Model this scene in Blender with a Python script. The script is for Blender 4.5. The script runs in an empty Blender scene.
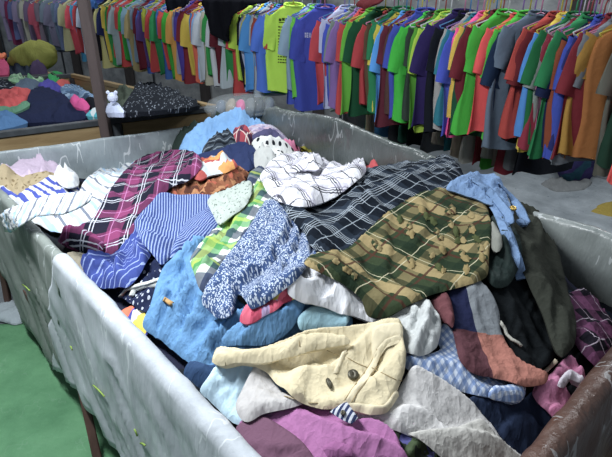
import bpy, bmesh, math, random
import numpy as np
from mathutils import Vector, Matrix
from mathutils.geometry import delaunay_2d_cdt

# ------------------------------------------------------------------ camera, world, lights, exposure
scene = bpy.context.scene
COL = scene.collection
FPX = 509.0                      # focal length in pixels of the 612 px wide frame
PITCH = math.radians(25.6)
HC = 1.80                        # camera height
cam_d = bpy.data.cameras.new('camera')
cam_d.sensor_width = 36.0
cam_d.lens = 36.0 * FPX / 612.0
cam = bpy.data.objects.new('camera', cam_d)
cam.location = (0, 0, HC)
cam.rotation_euler = (math.pi / 2 - PITCH, 0, 0)
COL.objects.link(cam)
scene.camera = cam

world = bpy.data.worlds.new('hall_light')
scene.world = world
world.use_nodes = True
world.node_tree.nodes['Background'].inputs[0].default_value = (0.80, 0.90, 1.0, 1)
world.node_tree.nodes['Background'].inputs[1].default_value = 0.24

def area_light(name, loc, sx, sy, power, col=(0.93, 0.97, 1.0), rz=0.0):
    l = bpy.data.lights.new(name, 'AREA')
    l.shape = 'RECTANGLE'; l.size = sx; l.size_y = sy; l.energy = power; l.color = col
    o = bpy.data.objects.new(name, l)
    o.location = loc; o.rotation_euler = (0, 0, rz)
    COL.objects.link(o)
    return o
LAMPS = [((-1.15, 1.35, 2.85), 84, math.radians(-50)), ((-0.2, 4.4, 3.1), 31, math.radians(-45)),
         ((-3.3, 6.6, 3.1), 18, math.radians(-45)), ((2.2, 3.1, 3.1), 38, math.radians(-45))]
for p, w, rz in LAMPS:
    area_light('tube_light', (p[0], p[1], p[2] - 0.09), 1.25, 0.16, w, rz=rz)

vs = scene.view_settings
vs.view_transform = 'Standard'
vs.look = 'None'
vs.exposure = 0.28
vs.gamma = 1.0
vs.use_curve_mapping = False
random.seed(5)
rng = np.random.default_rng(5)

# ------------------------------------------------------------------ geometry helpers
CP, SP = math.cos(PITCH), math.sin(PITCH)
def rays(px):
    px = np.atleast_2d(np.asarray(px, float))
    a = (px[:, 0] - 306) / FPX
    b = (228.5 - px[:, 1]) / FPX
    return np.stack([a, CP + b * SP, -SP + b * CP], 1)
def onz(x, y, z):
    d = rays([(x, y)])[0]
    t = (z - HC) / d[2]
    return np.array([d[0] * t, d[1] * t, z])
def onvert(x, y, p0, p1):
    d = rays([(x, y)])[0]
    n = np.array([p1[1] - p0[1], -(p1[0] - p0[0])])
    t = (n @ np.array(p0[:2])) / (n @ d[:2])
    return np.array([d[0] * t, d[1] * t, HC + d[2] * t])

def lin(h):
    if isinstance(h, (tuple, list)): return tuple(h)[:3]
    h = h.lstrip('#')
    o = []
    for i in (0, 2, 4):
        c = int(h[i:i + 2], 16) / 255
        o.append(c / 12.92 if c <= 0.04045 else ((c + 0.055) / 1.055) ** 2.4)
    return tuple(o)

def obj(name, me, mat=None, parent=None, loc=None):
    o = bpy.data.objects.new(name, me)
    COL.objects.link(o)
    if mat is not None:
        if len(me.materials) == 0: me.materials.append(mat)
        else:
            o.material_slots[0].link = 'OBJECT'; o.material_slots[0].material = mat
    if parent is not None: o.parent = parent
    if loc is not None: o.location = loc
    return o
def empty(name, loc=(0, 0, 0)):
    o = bpy.data.objects.new(name, None)
    o.empty_display_size = 0.1
    o.location = loc
    COL.objects.link(o)
    return o
def tag(o, label=None, cat=None, group=None, kind=None):
    if label: o['label'] = label
    if cat: o['category'] = cat
    if group: o['group'] = group
    if kind: o['kind'] = kind
    return o
def mesh_from(verts, faces, name='mesh', smooth=True):
    me = bpy.data.meshes.new(name)
    me.from_pydata([tuple(map(float, v)) for v in verts], [], [tuple(int(i) for i in f) for f in faces])
    me.update()
    if smooth:
        me.polygons.foreach_set('use_smooth', [True] * len(me.polygons))
    return me
def grid_faces(nu, nv, cu=False, off=0):
    f = []
    for i in range(nu if cu else nu - 1):
        for j in range(nv - 1):
            a = i * nv + j; b = ((i + 1) % nu) * nv + j
            f.append((off + a, off + b, off + b + 1, off + a + 1))
    return f
def tube_mesh(pts, r, n=8, cap=True, flat=None):
    """tube along points; r number or list; flat = squash factor along second axis"""
    pts = [Vector(p) for p in pts]
    rs = r if isinstance(r, (list, tuple)) else [r] * len(pts)
    V, Fc = [], []
    up = Vector((0, 0, 1))
    prev = None
    for i, p in enumerate(pts):
        t = (pts[min(i + 1, len(pts) - 1)] - pts[max(i - 1, 0)]).normalized()
        if prev is None:
            a = t.cross(up)
            if a.length < 0.05: a = t.cross(Vector((1, 0, 0)))
        else:
            a = prev - t * prev.dot(t)
        a.normalize(); prev = a
        b = t.cross(a)
        for k in range(n):
            th = 2 * math.pi * k / n
            V.append(p + a * (math.cos(th) * rs[i]) + b * (math.sin(th) * rs[i] * (flat or 1)))
    for i in range(len(pts) - 1):
        for k in range(n):
            Fc.append((i * n + k, i * n + (k + 1) % n, (i + 1) * n + (k + 1) % n, (i + 1) * n + k))
    if cap:
        Fc.append(tuple(range(n - 1, -1, -1)))
        Fc.append(tuple((len(pts) - 1) * n + k for k in range(n)))
    return mesh_from(V, Fc)
def beam_mesh(p0, p1, w, h, bev=0.004):
    """bevelled bar from p0 to p1, w across (horizontal), h tall"""
    p0 = Vector(p0); p1 = Vector(p1)
    bm = bmesh.new()
    bmesh.ops.create_cube(bm, size=1)
    L = (p1 - p0).length
    t = (p1 - p0).normalized()
    up = Vector((0, 0, 1)) if abs(t.z) < 0.95 else Vector((0, 1, 0))
    s = t.cross(up).normalized(); u = s.cross(t)
    bmesh.ops.scale(bm, vec=(L, w, h), verts=bm.verts)
    bmesh.ops.bevel(bm, geom=bm.edges[:], offset=bev, segments=1, affect='EDGES')
    M = Matrix(((t.x, s.x, u.x, 0), (t.y, s.y, u.y, 0), (t.z, s.z, u.z, 0), (0, 0, 0, 1)))
    M.translation = (p0 + p1) / 2
    bmesh.ops.transform(bm, matrix=M, verts=bm.verts)
    me = bpy.data.meshes.new('beam'); bm.to_mesh(me); bm.free()
    return me

# numpy value noise -------------------------------------------------
_T = rng.random(4096)
def _h(ix, iy):
    return _T[(ix * 127 + iy * 311 + (ix * iy) % 97) % 4096]
def vnoise(x, y):
    x = np.asarray(x, float); y = np.asarray(y, float)
    ix = np.floor(x).astype(int); iy = np.floor(y).astype(int)
    fx = x - ix; fy = y - iy
    fx = fx * fx * fx * (fx * (fx * 6 - 15) + 10); fy = fy * fy * fy * (fy * (fy * 6 - 15) + 10)
    a = _h(ix, iy); b = _h(ix + 1, iy); c = _h(ix, iy + 1); d = _h(ix + 1, iy + 1)
    return (a * (1 - fx) + b * fx) * (1 - fy) + (c * (1 - fx) + d * fx) * fy
def _saw(c, a, lam, seed, steep=.22):
    w = (vnoise(a / (2.6 * lam) + seed, c / (2.6 * lam) + 3.1) - .5) * 2
    w2 = (vnoise(a / (1.1 * lam) + seed * 2.1, c / (1.1 * lam) + 7.7) - .5) * 2
    q = c / lam + .75 * w + .13 * w2 + seed * 3.7
    k = np.floor(q); s = q - k
    up = np.clip(s / (1 - steep), 0, 1); dn = np.clip((1 - s) / steep, 0, 1)
    up = up * up * (1.6 - .6 * up); dn = dn * dn * (3 - 2 * dn)
    m = np.clip((vnoise(k * 5.3 + seed * 11, a / (3.4 * lam) + seed + k * .37) - .30) * 2.6, 0, 1)
    m = m * m * (3 - 2 * m)
    return np.clip(up * dn * 1.12, 0, 1) ** .75 * m
def folds(X, Y, ang, lam, seed):
    """cloth folds: rows of lopsided ridges (gentle on one side, steep on the other) that fade in and out"""
    ca, sa = math.cos(ang), math.sin(ang)
    s1 = _saw(-X * sa + Y * ca, X * ca + Y * sa, lam, seed)
    b = ang + .75 + .35 * math.sin(seed * 1.9)
    s2 = _saw(-(-X * math.sin(b) + Y * math.cos(b)), X * math.cos(b) + Y * math.sin(b), lam * .8, seed + 31.7, .3)
    b3 = ang - .8 + .4 * math.cos(seed)
    s3 = _saw(-X * math.sin(b3) + Y * math.cos(b3), X * math.cos(b3) + Y * math.sin(b3), lam * .42, seed + 77.1, .35)
    v3 = vnoise(X / (2.0 * lam) + seed * 1.7, Y / (2.0 * lam) - seed)
    return .52 * s1 + .32 * s2 * (1 - .5 * s1) + .14 * s3 + .22 * v3

# ------------------------------------------------------------------ materials
class NT:
    def __init__(self, name):
        self.m = bpy.data.materials.new(name)
        self.m.use_nodes = True
        self.t = self.m.node_tree
        self.b = self.t.nodes['Principled BSDF']
        self.L = self.t.links
        self.t.nodes['Material Output']
    def n(self, typ, **kw):
        nd = self.t.nodes.new(typ)
        for k, v in kw.items(): setattr(nd, k, v)
        return nd
    def val(self, s, v):
        if isinstance(v, bpy.types.NodeSocket): self.L.new(v, s)
        elif isinstance(v, (tuple, list)) and len(v) == 3 and s.type == 'RGBA': s.default_value = (*v, 1)
        else: s.default_value = v
    def math(self, op, a, b=None, c=None):
        nd = self.n('ShaderNodeMath', operation=op)
        self.val(nd.inputs[0], a)
        if b is not None: self.val(nd.inputs[1], b)
        if c is not None: self.val(nd.inputs[2], c)
        return nd.outputs[0]
    def mix(self, f, a, b, blend='MIX'):
        nd = self.n('ShaderNodeMix', data_type='RGBA', blend_type=blend)
        self.val(nd.inputs[0], f); self.val(nd.inputs[6], a); self.val(nd.inputs[7], b)
        return nd.outputs[2]
    def uv(self):
        if not hasattr(self, '_uv'):
            u = self.n('ShaderNodeUVMap'); u.uv_map = 'UVMap'
            self._uv = u.outputs[0]
            s = self.n('ShaderNodeSeparateXYZ'); self.L.new(self._uv, s.inputs[0])
            self._u, self._v = s.outputs[0], s.outputs[1]
        return self._uv
    def ob(self):
        if not hasattr(self, '_ob'):
            c = self.n('ShaderNodeTexCoord'); self._ob = c.outputs['Object']
        return self._ob
    def noise(self, co, scale, detail=3, rough=.55, out=0):
        nd = self.n('ShaderNodeTexNoise'); nd.inputs['Scale'].default_value = scale
        nd.inputs['Detail'].default_value = detail; nd.inputs['Roughness'].default_value = rough
        self.L.new(co, nd.inputs['Vector'])
        return nd.outputs[out]
    def vor(self, co, scale, feature='F1', out='Distance', rnd=1.0):
        nd = self.n('ShaderNodeTexVoronoi', feature=feature); nd.inputs['Scale'].default_value = scale
        nd.inputs['Randomness'].default_value = rnd
        self.L.new(co, nd.inputs['Vector'])
        return nd.outputs[out]
    def ramp(self, f, stops, interp='LINEAR'):
        nd = self.n('ShaderNodeValToRGB'); cr = nd.color_ramp; cr.interpolation = interp
        while len(cr.elements) < len(stops): cr.elements.new(0.5)
        for e, (p, c) in zip(cr.elements, stops):
            e.position = p; e.color = (*lin(c), 1)
        self.L.new(f, nd.inputs[0])
        return nd.outputs[0]
    def band(self, axis, period, off, width):
        self.uv()
        s = self._u if axis == 'u' else self._v
        x = self.math('MULTIPLY_ADD', s, 1 / period, off)
        return self.math('LESS_THAN', self.math('FRACT', x), width / period)
    def fin(self, color, rough=.9, bump=None, bs=.3, bd=.01, spec=.2, metal=0, sheen=0.0, co=None):
        self.val(self.b.inputs['Base Color'], color)
        self.val(self.b.inputs['Roughness'], rough)
        self.b.inputs['Specular IOR Level'].default_value = spec
        self.b.inputs['Metallic'].default_value = metal
        if sheen: self.b.inputs['Sheen Weight'].default_value = sheen
        if bump is not None:
            bn = self.n('ShaderNodeBump'); bn.inputs['Strength'].default_value = bs; bn.inputs['Distance'].default_value = bd
            self.L.new(bump, bn.inputs['Height']); self.L.new(bn.outputs[0], self.b.inputs['Normal'])
        return self.m
def cloth_fin(t, col, uv=True, rough=.92, sheen=.0, wr=.5):
    co = t.uv() if uv else t.ob()
    mp = t.n('ShaderNodeMapping'); mp.inputs['Rotation'].default_value = (0, 0, .6); mp.inputs['Scale'].default_value = (1, .45, 1)
    t.L.new(co, mp.inputs[0])
    e1 = t.math('ABSOLUTE', t.math('SUBTRACT', t.noise(mp.outputs[0], 11, 2, .5), .5))      # long soft creases
    e2 = t.math('ABSOLUTE', t.math('SUBTRACT', t.noise(co, 24, 3, .55), .5))                # short crumples
    n1 = t.math('ADD', t.math('MULTIPLY', t.math('POWER', e1, .8), -1.0), t.math('MULTIPLY', t.math('POWER', e2, .8), -.45))
    tone = t.math('MULTIPLY_ADD', t.noise(co, 5, 3, .6), 0.24, 0.88)
    c = t.n('ShaderNodeMix', data_type='RGBA', blend_type='MULTIPLY')
    c.inputs[0].default_value = 1
    t.val(c.inputs[6], col); t.L.new(tone, c.inputs[7])
    h = t.n('ShaderNodeHueSaturation'); h.inputs['Saturation'].default_value = .86; h.inputs['Value'].default_value = .95
    t.L.new(c.outputs[2], h.inputs['Color'])
    return t.fin(h.outputs[0], rough, n1, wr, .035 if uv else .02, .05, sheen=sheen)
def m_plain(name, c, rough=.92, wr=.5, uv=True):
    t = NT(name)
    return cloth_fin(t, lin(c), uv, rough, wr=wr)
def m_bands(name, base, bands, wr=.45):
    """bands: (axis, period, offset fraction, width, colour, strength)"""
    t = NT(name)
    c = lin(base)
    for ax, per, off, w, col, k in bands:
        m = t.band(ax, per, off, w)
        if k < 1: m = t.math('MULTIPLY', m, k)
        c = t.mix(m, c, lin(col))
    return cloth_fin(t, c, wr=wr)
def m_speck(name, base, spot, scale, thr, rnd=1.0, spot2=None):
    t = NT(name)
    d = t.vor(t.uv(), scale, rnd=rnd)
    m = t.math('LESS_THAN', d, thr)
    c = t.mix(m, lin(base), lin(spot))
    if spot2:
        d2 = t.vor(t.uv(), scale * .61, rnd=rnd)
        c = t.mix(t.math('LESS_THAN', d2, thr * .8), c, lin(spot2))
    return cloth_fin(t, c)
def m_print(name, cols, scale, warp=.05, wr=.45):
    """patchwork print: voronoi cells coloured from a constant ramp"""
    t = NT(name)
    nz = t.noise(t.uv(), scale * .8, 2, .5, 1)
    vm = t.n('ShaderNodeVectorMath', operation='MULTIPLY_ADD')
    t.L.new(nz, vm.inputs[0]); vm.inputs[1].default_value = (warp,) * 3; t.L.new(t.uv(), vm.inputs[2])
    colr = t.vor(vm.outputs[0], scale, out='Color')
    s = t.n('ShaderNodeSeparateColor'); t.L.new(colr, s.inputs[0])
    n = len(cols)
    c = t.ramp(s.outputs[0], [(i / n, k) for i, k in enumerate(cols)], 'CONSTANT')
    return cloth_fin(t, c, wr=wr)
def m_blocks(name, table, us, vs_):
    """large colour blocks: table[row][col]; us, vs_ = thresholds in metres"""
    t = NT(name); t.uv()
    def row(cols):
        c = lin(cols[0])
        for th, k in zip(us, cols[1:]): c = t.mix(t.math('GREATER_THAN', t._u, th), c, lin(k))
        return c
    c = row(table[0])
    for th, r in zip(vs_, table[1:]): c = t.mix(t.math('GREATER_THAN', t._v, th), c, row(r))
    return cloth_fin(t, c)
def m_tarp(name, c1, c2, rough=.38, scr=.5, bs=.5, spec=.5, rot=(.6, .5, .3)):
    t = NT(name); co = t.ob()
    n1 = t.noise(co, 3.2, 6, .65)
    mp = t.n('ShaderNodeMapping'); mp.inputs['Scale'].default_value = (2.2, 2.2, .55); mp.inputs['Rotation'].default_value = rot
    t.L.new(co, mp.inputs[0])
    n2 = t.noise(mp.outputs[0], 7, 5, .6)
    e1 = t.math('ABSOLUTE', t.math('SUBTRACT', t.noise(mp.outputs[0], 3.0, 3, .55), .5))     # long creases
    e2 = t.math('ABSOLUTE', t.math('SUBTRACT', t.noise(mp.outputs[0], 9.0, 3, .55), .5))
    line = t.math('LESS_THAN', e1, .007)
    patch = t.math('GREATER_THAN', t.noise(co, 5, 2, .5), .52)
    c = t.ramp(n1, [(.3, c1), (.7, c2)])
    c = t.mix(t.math('MULTIPLY', t.math('MULTIPLY', line, patch), scr), c, (.72, .76, .78))
    h = t.math('ADD', t.math('ADD', t.math('MULTIPLY', n2, .5), t.math('MULTIPLY', e1, -.9)), t.math('MULTIPLY', e2, -.5))
    return t.fin(c, t.ramp(n2, [(.3, (rough - .12,) * 3), (.7, (rough + .2,) * 3)]), h, bs, .03, spec)
def m_hard(name, c1, c2, scale=6, rough=.6, stretch=(1, 1, 1), bs=.2, spec=.35, metal=0):
    t = NT(name); co = t.ob()
    mp = t.n('ShaderNodeMapping'); mp.inputs['Scale'].default_value = stretch; t.L.new(co, mp.inputs[0])
    n1 = t.noise(mp.outputs[0], scale, 6, .65)
    return t.fin(t.ramp(n1, [(.32, c1), (.68, c2)]), rough, n1, bs, .01, spec, metal)

# ------------------------------------------------------------------ the hall: floor, wall, posts, lamps
M_floor = m_hard('concrete', '#4d5256', '#7c8388', 2.2, .32, bs=.12, spec=.5)
M_wall = m_hard('plaster', '#74777a', '#a9acad', 3.0, .85, (1, 1, 1.6), .6)
M_post = m_hard('post_paint', '#33302f', '#4a4443', 9, .6, (1, 1, .2))
M_pole = m_hard('pole_paint', '#4a4140', '#5d5150', 8, .55, (1, 1, .15))
M_steel = m_hard('dark_steel', '#33373b', '#4a4f54', 10, .5)
M_rust = m_hard('rusty_leg', '#3a2a25', '#57413a', 12, .6, (1, 1, .3))
M_rail = m_hard('galvanised', '#8b9094', '#b9bdc0', 8, .4, metal=.6)
M_board = m_hard('tan_board', '#806a4a', '#a08a66', 5, .7, (.6, .6, 5), .25)
M_white = m_hard('lamp_white', '#d8dad8', '#ececea', 3, .5)

def flat_mesh(poly, z0, z1):
    n = len(poly)
    V = [(x, y, z1) for x, y in poly] + [(x, y, z0) for x, y in poly]
    F_ = [tuple(range(n)), tuple(range(2 * n - 1, n - 1, -1))] + [(i, n + i, n + (i + 1) % n, (i + 1) % n) for i in range(n)]
    return mesh_from(V, F_, smooth=False)
fl = obj('floor', flat_mesh([(-15, -1.5), (6, -1.5), (6, 19), (-15, 19)], -0.12, 0.0), M_floor); tag(fl, 'grey concrete floor of the hall', kind='structure')
W0, W1 = np.array([5.6, 2.87]), np.array([-14.4, 18.36])
wd = (W1 - W0) / np.linalg.norm(W1 - W0); wn = np.array([-wd[1], wd[0]])
if wn @ np.array([0, 1.]) < 0: wn = -wn
wq = [W0, W1, W1 + wn * .15, W0 + wn * .15]
bw = obj('wall_back', flat_mesh([tuple(p) for p in wq], 0, 3.4), M_wall); tag(bw, 'grey rough plaster wall behind the clothes rack', kind='structure')
for k, s in enumerate((.15, .27, .36, .44, .51, .58, .64, .70, .78, .88)):
    p = W0 + (W1 - W0) * s - wn * .05
    o = obj('trim_%d' % (k + 1), beam_mesh((p[0], p[1], 0), (p[0], p[1], 3.4), .16, .1), M_post); tag(o, 'dark upright post against the back wall', kind='structure')

# ceiling lamps, high above the frame
def e_mat(name, c, s):
    t = NT(name); t.fin((.9, .9, .9)); t.b.inputs['Emission Color'].default_value = (*c, 1); t.b.inputs['Emission Strength'].default_value = s
    return t.m
M_tube = e_mat('lit_tube', (.93, .97, 1), 4)
for k, (p, w, rz) in enumerate(LAMPS):
    r = empty('ceiling_lamp', p); r.rotation_euler = (0, 0, rz)
    where = ['the big grey bin', 'the middle of the clothes rack', 'the far end of the clothes rack', 'the right end of the clothes rack'][k]
    tag(r, 'white twin tube ceiling lamp hanging above ' + where, 'lamp', 'ceiling lamps')
    obj('housing', beam_mesh((-.65, 0, 0), (.65, 0, 0), .2, .05), M_white, r)
    for s in (-1, 1): obj('tube', tube_mesh([(-.6, s * .05, -.045), (.6, s * .05, -.045)], .014, 8), M_tube, r)
    for s in (-1, 1): obj('chain', tube_mesh([(s * .5, 0, .02), (s * .5, 0, .9)], .006, 5), M_rail, r)

# ------------------------------------------------------------------ big grey bin
A = np.array([-1.89, 2.727]); K = np.array([-.414, 3.636]); C = np.array([1.323, 1.521]); D = np.array([.150, .424])
RIM = .945
M_tarpL = m_tarp('tarp_dull', '#666d69', '#838a86', .55, .3, .3, .25)
M_tarpL2 = m_tarp('tarp_pale', '#9aa0a6', '#bac0c7', .55, .4, .32, .25)
M_tarpB = m_tarp('tarp_grey', '#7a8488', '#98a2a6', .36, .5, .5)
M_tarpR = m_tarp('tarp_silver', '#3c4342', '#646a69', .26, .25, .4, .6)
M_tarpN = m_tarp('film_brown', '#3c2c27', '#5e463d', .35, .3, .6)
bin_root = empty('clothes_bin', (float(D[0]), float(D[1]), 0))
tag(bin_root, 'big waist-high bin wrapped in grey plastic tarp, heaped with assorted clothes', 'bin')
def child(name, me, mat, root):
    o = obj(name, me, mat)
    o.parent = root
    o.matrix_parent_inverse = Matrix.Translation(-Vector(root.location))
    return o
def tarp_panel(p0, p1, outn, top, bot_out, bot_in, s0=(0, 0), s1=(1, 1), r=.02, n=110, wr=.012, proud=0., seed=1., flare=.0, ndown=26, lam=.10):
    V = []
    prof_n = 8
    for i in range(n):
        q = i / (n - 1)
        col = []
        # inner face, bottom to rim
        for j in range(14): col.append(('i', j / 13))
        for j in range(1, prof_n): col.append(('r', j / prof_n))
        for j in range(ndown): col.append(('o', j / (ndown - 1)))
        for typ, f in col:
            if typ == 'i': sf = 0
            elif typ == 'r': sf = 0
            else: sf = f
            sa = s0[0] + (s0[1] - s0[0]) * sf; sb = s1[0] + (s1[1] - s1[0]) * sf
            s = sa + (sb - sa) * q
            base = p0 + (p1 - p0) * s
            tz = top(s)
            L = np.linalg.norm(p1 - p0)
            if typ == 'i':
                z = bot_in + (tz - r - bot_in) * f; off = -r - proud
                w = wr * (float(vnoise(s * L / lam / 1.5 + z * 3 + seed, z / .25 + seed * 2)) - .5) * 2.2 * min(1, 4 * (1 - f) + .15)
                off += w
            elif typ == 'r':
                th = math.pi * f
                rr = r * (1 + .25 * (float(vnoise(s * L / .05 + seed, 2.)) - .5)) + proud
                off = -rr * math.cos(th); z = tz - r + rr * math.sin(th) + .006 * (float(vnoise(s * L / .12 + seed, 7.)) - .5)
            else:
                bz = bot_out(s)
                z = (tz - r) + (bz - tz + r) * f
                v = float(vnoise((s * L + z * .5) / lam + seed, (s * L * .3 - z) / .3 + seed))
                v2 = float(vnoise((s * L + z * .9) / .045 + seed, (z - s * L * .3) / .16 + seed))
                off = r + proud + flare * f + wr * min(1, f * 5) * ((1 - abs(2 * v - 1)) * 1.6 - .6 + .5 * (v2 - .5))
            b = base + outn * off
            V.append((b[0], b[1], z))
    nv = 14 + prof_n - 1 + ndown
    return mesh_from(V, grid_faces(n, nv))
def outn(p0, p1):
    d = (p1 - p0) / np.linalg.norm(p1 - p0); nn = np.array([d[1], -d[0]])
    c = (A + K + C + D) / 4
    return nn if nn @ ((p0 + p1) / 2 - c) > 0 else -nn
nL, nR, nB, nN = outn(A, D), outn(K, C), outn(A, K), outn(D, C)
def solidify(o, th=.003):
    m = o.modifiers.new('thickness', 'SOLIDIFY'); m.thickness = th; m.offset = 0
    return o
topL = lambda s: RIM + .03 * max(0, 1 - s / .35)
botL = lambda s: float(np.interp(s, [0, .06, .12, .17, .30, .345, .40, .45, .62, 1], [.45, .36, .22, .13, .11, .14, .22, .265, .262, .42]))
o = child('tarp_panel', tarp_panel(A, D, nL, topL, botL, .45, (-.01, -.01), (.53, .40), seed=2.3, wr=.016, n=120), M_tarpL, bin_root); solidify(o); tag(o, 'dull grey-green outer tarp panel'); panelA = o
o = child('tarp_panel', tarp_panel(A, D, nL, topL, botL, .45, (.505, .345), (1.0, 1.0), seed=5.1, wr=.014, proud=.006, n=130, r=.022), M_tarpL2, bin_root); solidify(o); tag(o, 'pale silvery outer tarp panel nearest the viewer'); panelB = o
topR = lambda s: float(np.interp(s, [0, .05, .12, .25, .44, .56, .60, .635, .68, 1], [.955, .99, 1.07, 1.10, 1.085, 1.055, 1.03, .97, .947, .947])) + .012 * math.sin(s * 23)
o = child('tarp_panel', tarp_panel(K, C, nR, topR, lambda s: .25, .45, (0, 0), (.69, .69), r=.026, seed=8.2, wr=.026, n=130, lam=.30), M_tarpR, bin_root); solidify(o); tag(o, 'shiny silver tarp panel along the rack side')
M_tarpR2 = m_tarp('tarp_clear_grey', '#737a79', '#979e9d', .3, .5, .5, .6)
o = child('tarp_panel', tarp_panel(K, C, nR, lambda s: topR(max(s, .69)), lambda s: .25, .45, (.665, .665), (1, 1), r=.024, seed=4.9, wr=.016, n=80, lam=.2, proud=-.003), M_tarpR2, bin_root); solidify(o); tag(o, 'pale crinkled tarp panel at the right')
topB = lambda s: RIM - .012 * math.sin(math.pi * s)
o = child('tarp_panel', tarp_panel(A, K, nB, topB, lambda s: .25, .45, r=.012, seed=3.7, wr=.010, n=110), M_tarpB, bin_root); solidify(o); tag(o, 'grey creased tarp panel at the far end')
o = child('tarp_panel', tarp_panel(D, C, nN, lambda s: RIM + .01, lambda s: .3, .45, r=.030, seed=6.4, wr=.012, n=110), M_tarpN, bin_root); solidify(o); tag(o, 'brown plastic-wrapped wooden end of the bin')
fb = .44
o = child('base_board', flat_mesh([tuple(p * .985 + (A + K + C + D) / 4 * .015) for p in (A, K, C, D)], fb - .03, fb), M_board, bin_root)
for p0, p1 in ((A, K), (K, C), (C, D), (D, A)):
    o = child('rail', beam_mesh((*(p0 * .97 + p1 * .03), .40), (*(p1 * .97 + p0 * .03), .40), .04, .05), M_rust, bin_root)
legs = []
for p in (K, C, D, (K + C) / 2):
    c_ = p + ((A + K + C + D) / 4 - p) * .012
    legs.append(((c_[0], c_[1], .9), (c_[0], c_[1], 0)))
lt, lf = onvert(66, 330, A, D), onz(99.5, 468, 0); legs.append((lt - np.array([*nL, 0]) * .012, lf))        # splayed leg seen under the pale panel
lt, lf = onvert(-6, 235, A, D), onz(9, 306, 0); legs.append((lt - np.array([*nL, 0]) * .012, lf))
for t_, f_ in legs:
    child('leg', beam_mesh(f_, t_, .034, .034), M_rust, bin_root)
    child('foot_plate', beam_mesh((f_[0], f_[1], 0), (f_[0], f_[1], .008), .07, .07, .002), M_rust, bin_root)
# yellow strap on the brown end, and bits of green cord on the tarp
ys0 = onvert(596, 457, D, C); ys1 = onvert(612, 425, D, C)
o = child('strap', beam_mesh(Vector((ys0[0], ys0[1], ys0[2] - .05)) + Vector((*nN, 0)) * .05, Vector(ys1) + Vector((*nN, 0)) * .05 + Vector((.03, .03, .05)), .012, .012), m_hard('yellow_strap', '#a8a226', '#c9c034', 9, .5), bin_root); tag(o, 'yellow strap')
M_gcord = m_plain('green_cord', '#7f9c3a', uv=False)
for (a, b) in (((33, 281), (41, 287)), ((106, 379), (118, 390)), ((83, 341), (85, 345)), ((149, 421), (152, 428)), ((155, 435), (160, 437))):
    pa, pb = onvert(*a, A, D), onvert(*b, A, D)
    nn = np.array([nL[0], nL[1], 0]) * .046
    mid = (pa + pb) / 2 + nn + np.array([0, 0, .004])
    c_ = obj('cord_end', tube_mesh([pa + nn, mid, pb + nn], .0028, 5), M_gcord, panelA if a[0] < 60 else panelB)

# ------------------------------------------------------------------ wooden bins further back
def corner(x, y, z=RIM): return onz(x, y, z)[:2]
b2a, b2b = corner(-60, 138.5), corner(216, 105.5)
sd = (K - C) / np.linalg.norm(K - C)                # long direction, away from the camera
b2c = corner(72, 73.5)
b2d = b2a + (b2c - b2b)
def wood_bin(name, label, a, b, c, d, boards, zb=.50):
    r = empty(name, (float(a[0]), float(a[1]), 0)); tag(r, label, 'bin', 'wooden bins at the back')
    V3 = lambda p, z: (float(p[0]), float(p[1]), z)
    cen = (a + b + c + d) / 4
    for p0, p1 in ((a, b), (b, c), (c, d), (d, a)):
        child('rail', beam_mesh(V3(p0, RIM - .02), V3(p1, RIM - .02), .05, .04), M_board if (p0 is b and p1 is c) else M_steel, r)
    for p in (a, b, c, d): 
        q = p + (cen - p) * .01
        child('leg', beam_mesh(V3(q, 0), V3(q, RIM - .04), .05, .05), M_steel, r)
    for (p0, p1, f0, f1) in boards:
        q0 = p0 + (p1 - p0) * f0; q1 = p0 + (p1 - p0) * f1
        child('board', beam_mesh(V3(q0, (RIM - .04 + zb) / 2), V3(q1, (RIM - .04 + zb) / 2), .02, RIM - .05 - zb), M_board, r)
    child('base_board', flat_mesh([tuple(p) for p in (a, b, c, d)], zb - .02, zb), M_board, r)
    return r
L2 = np.linalg.norm(b2b - b2a)
fx = lambda px: float(np.linalg.norm(onvert(px, 118, b2a, b2b)[:2] - b2a) / L2)
r2 = wood_bin('wooden_bin', 'wooden bin with tan boards and dark steel rim, behind the big grey bin', b2a, b2b, b2c, b2d,
              [(b2a, b2b, .0, fx(99)), (b2a, b2b, fx(121), fx(211)), (b2b, b2c, .02, .98), (c2 := b2c, b2d, .02, .98), (b2d, b2a, .02, .98)])
pst = onvert(115, 118, b2a, b2b)
child('post', beam_mesh((pst[0], pst[1], 0), (pst[0], pst[1], RIM - .04), .07, .05), M_steel, r2)
e3 = sd * .12
b3a, b3b = b2d + e3, b2c + e3 + (b2d - b2c) * .1
b3c, b3d = b3b + sd * 1.7, b3a + sd * 1.7
r3 = wood_bin('wooden_bin', 'farthest wooden bin with dark rim, below the grey hanging clothes', b3a, b3b, b3c, b3d,
              [(b3a, b3b, .0, 1.), (b3b, b3c, .0, 1.), (b3c, b3d, 0., 1.), (b3d, b3a, 0., 1.)])
# tall steel pole in front of the wooden bin
pp = onvert(104, 120, b2a, b2b)[:2] * .985
po = obj('steel_pole', beam_mesh((pp[0], pp[1], 0), (pp[0], pp[1], 3.4), .065, .065), M_pole)
tag(po, 'tall dark brown steel pole rising beside the wooden bin', 'pole')

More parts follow.
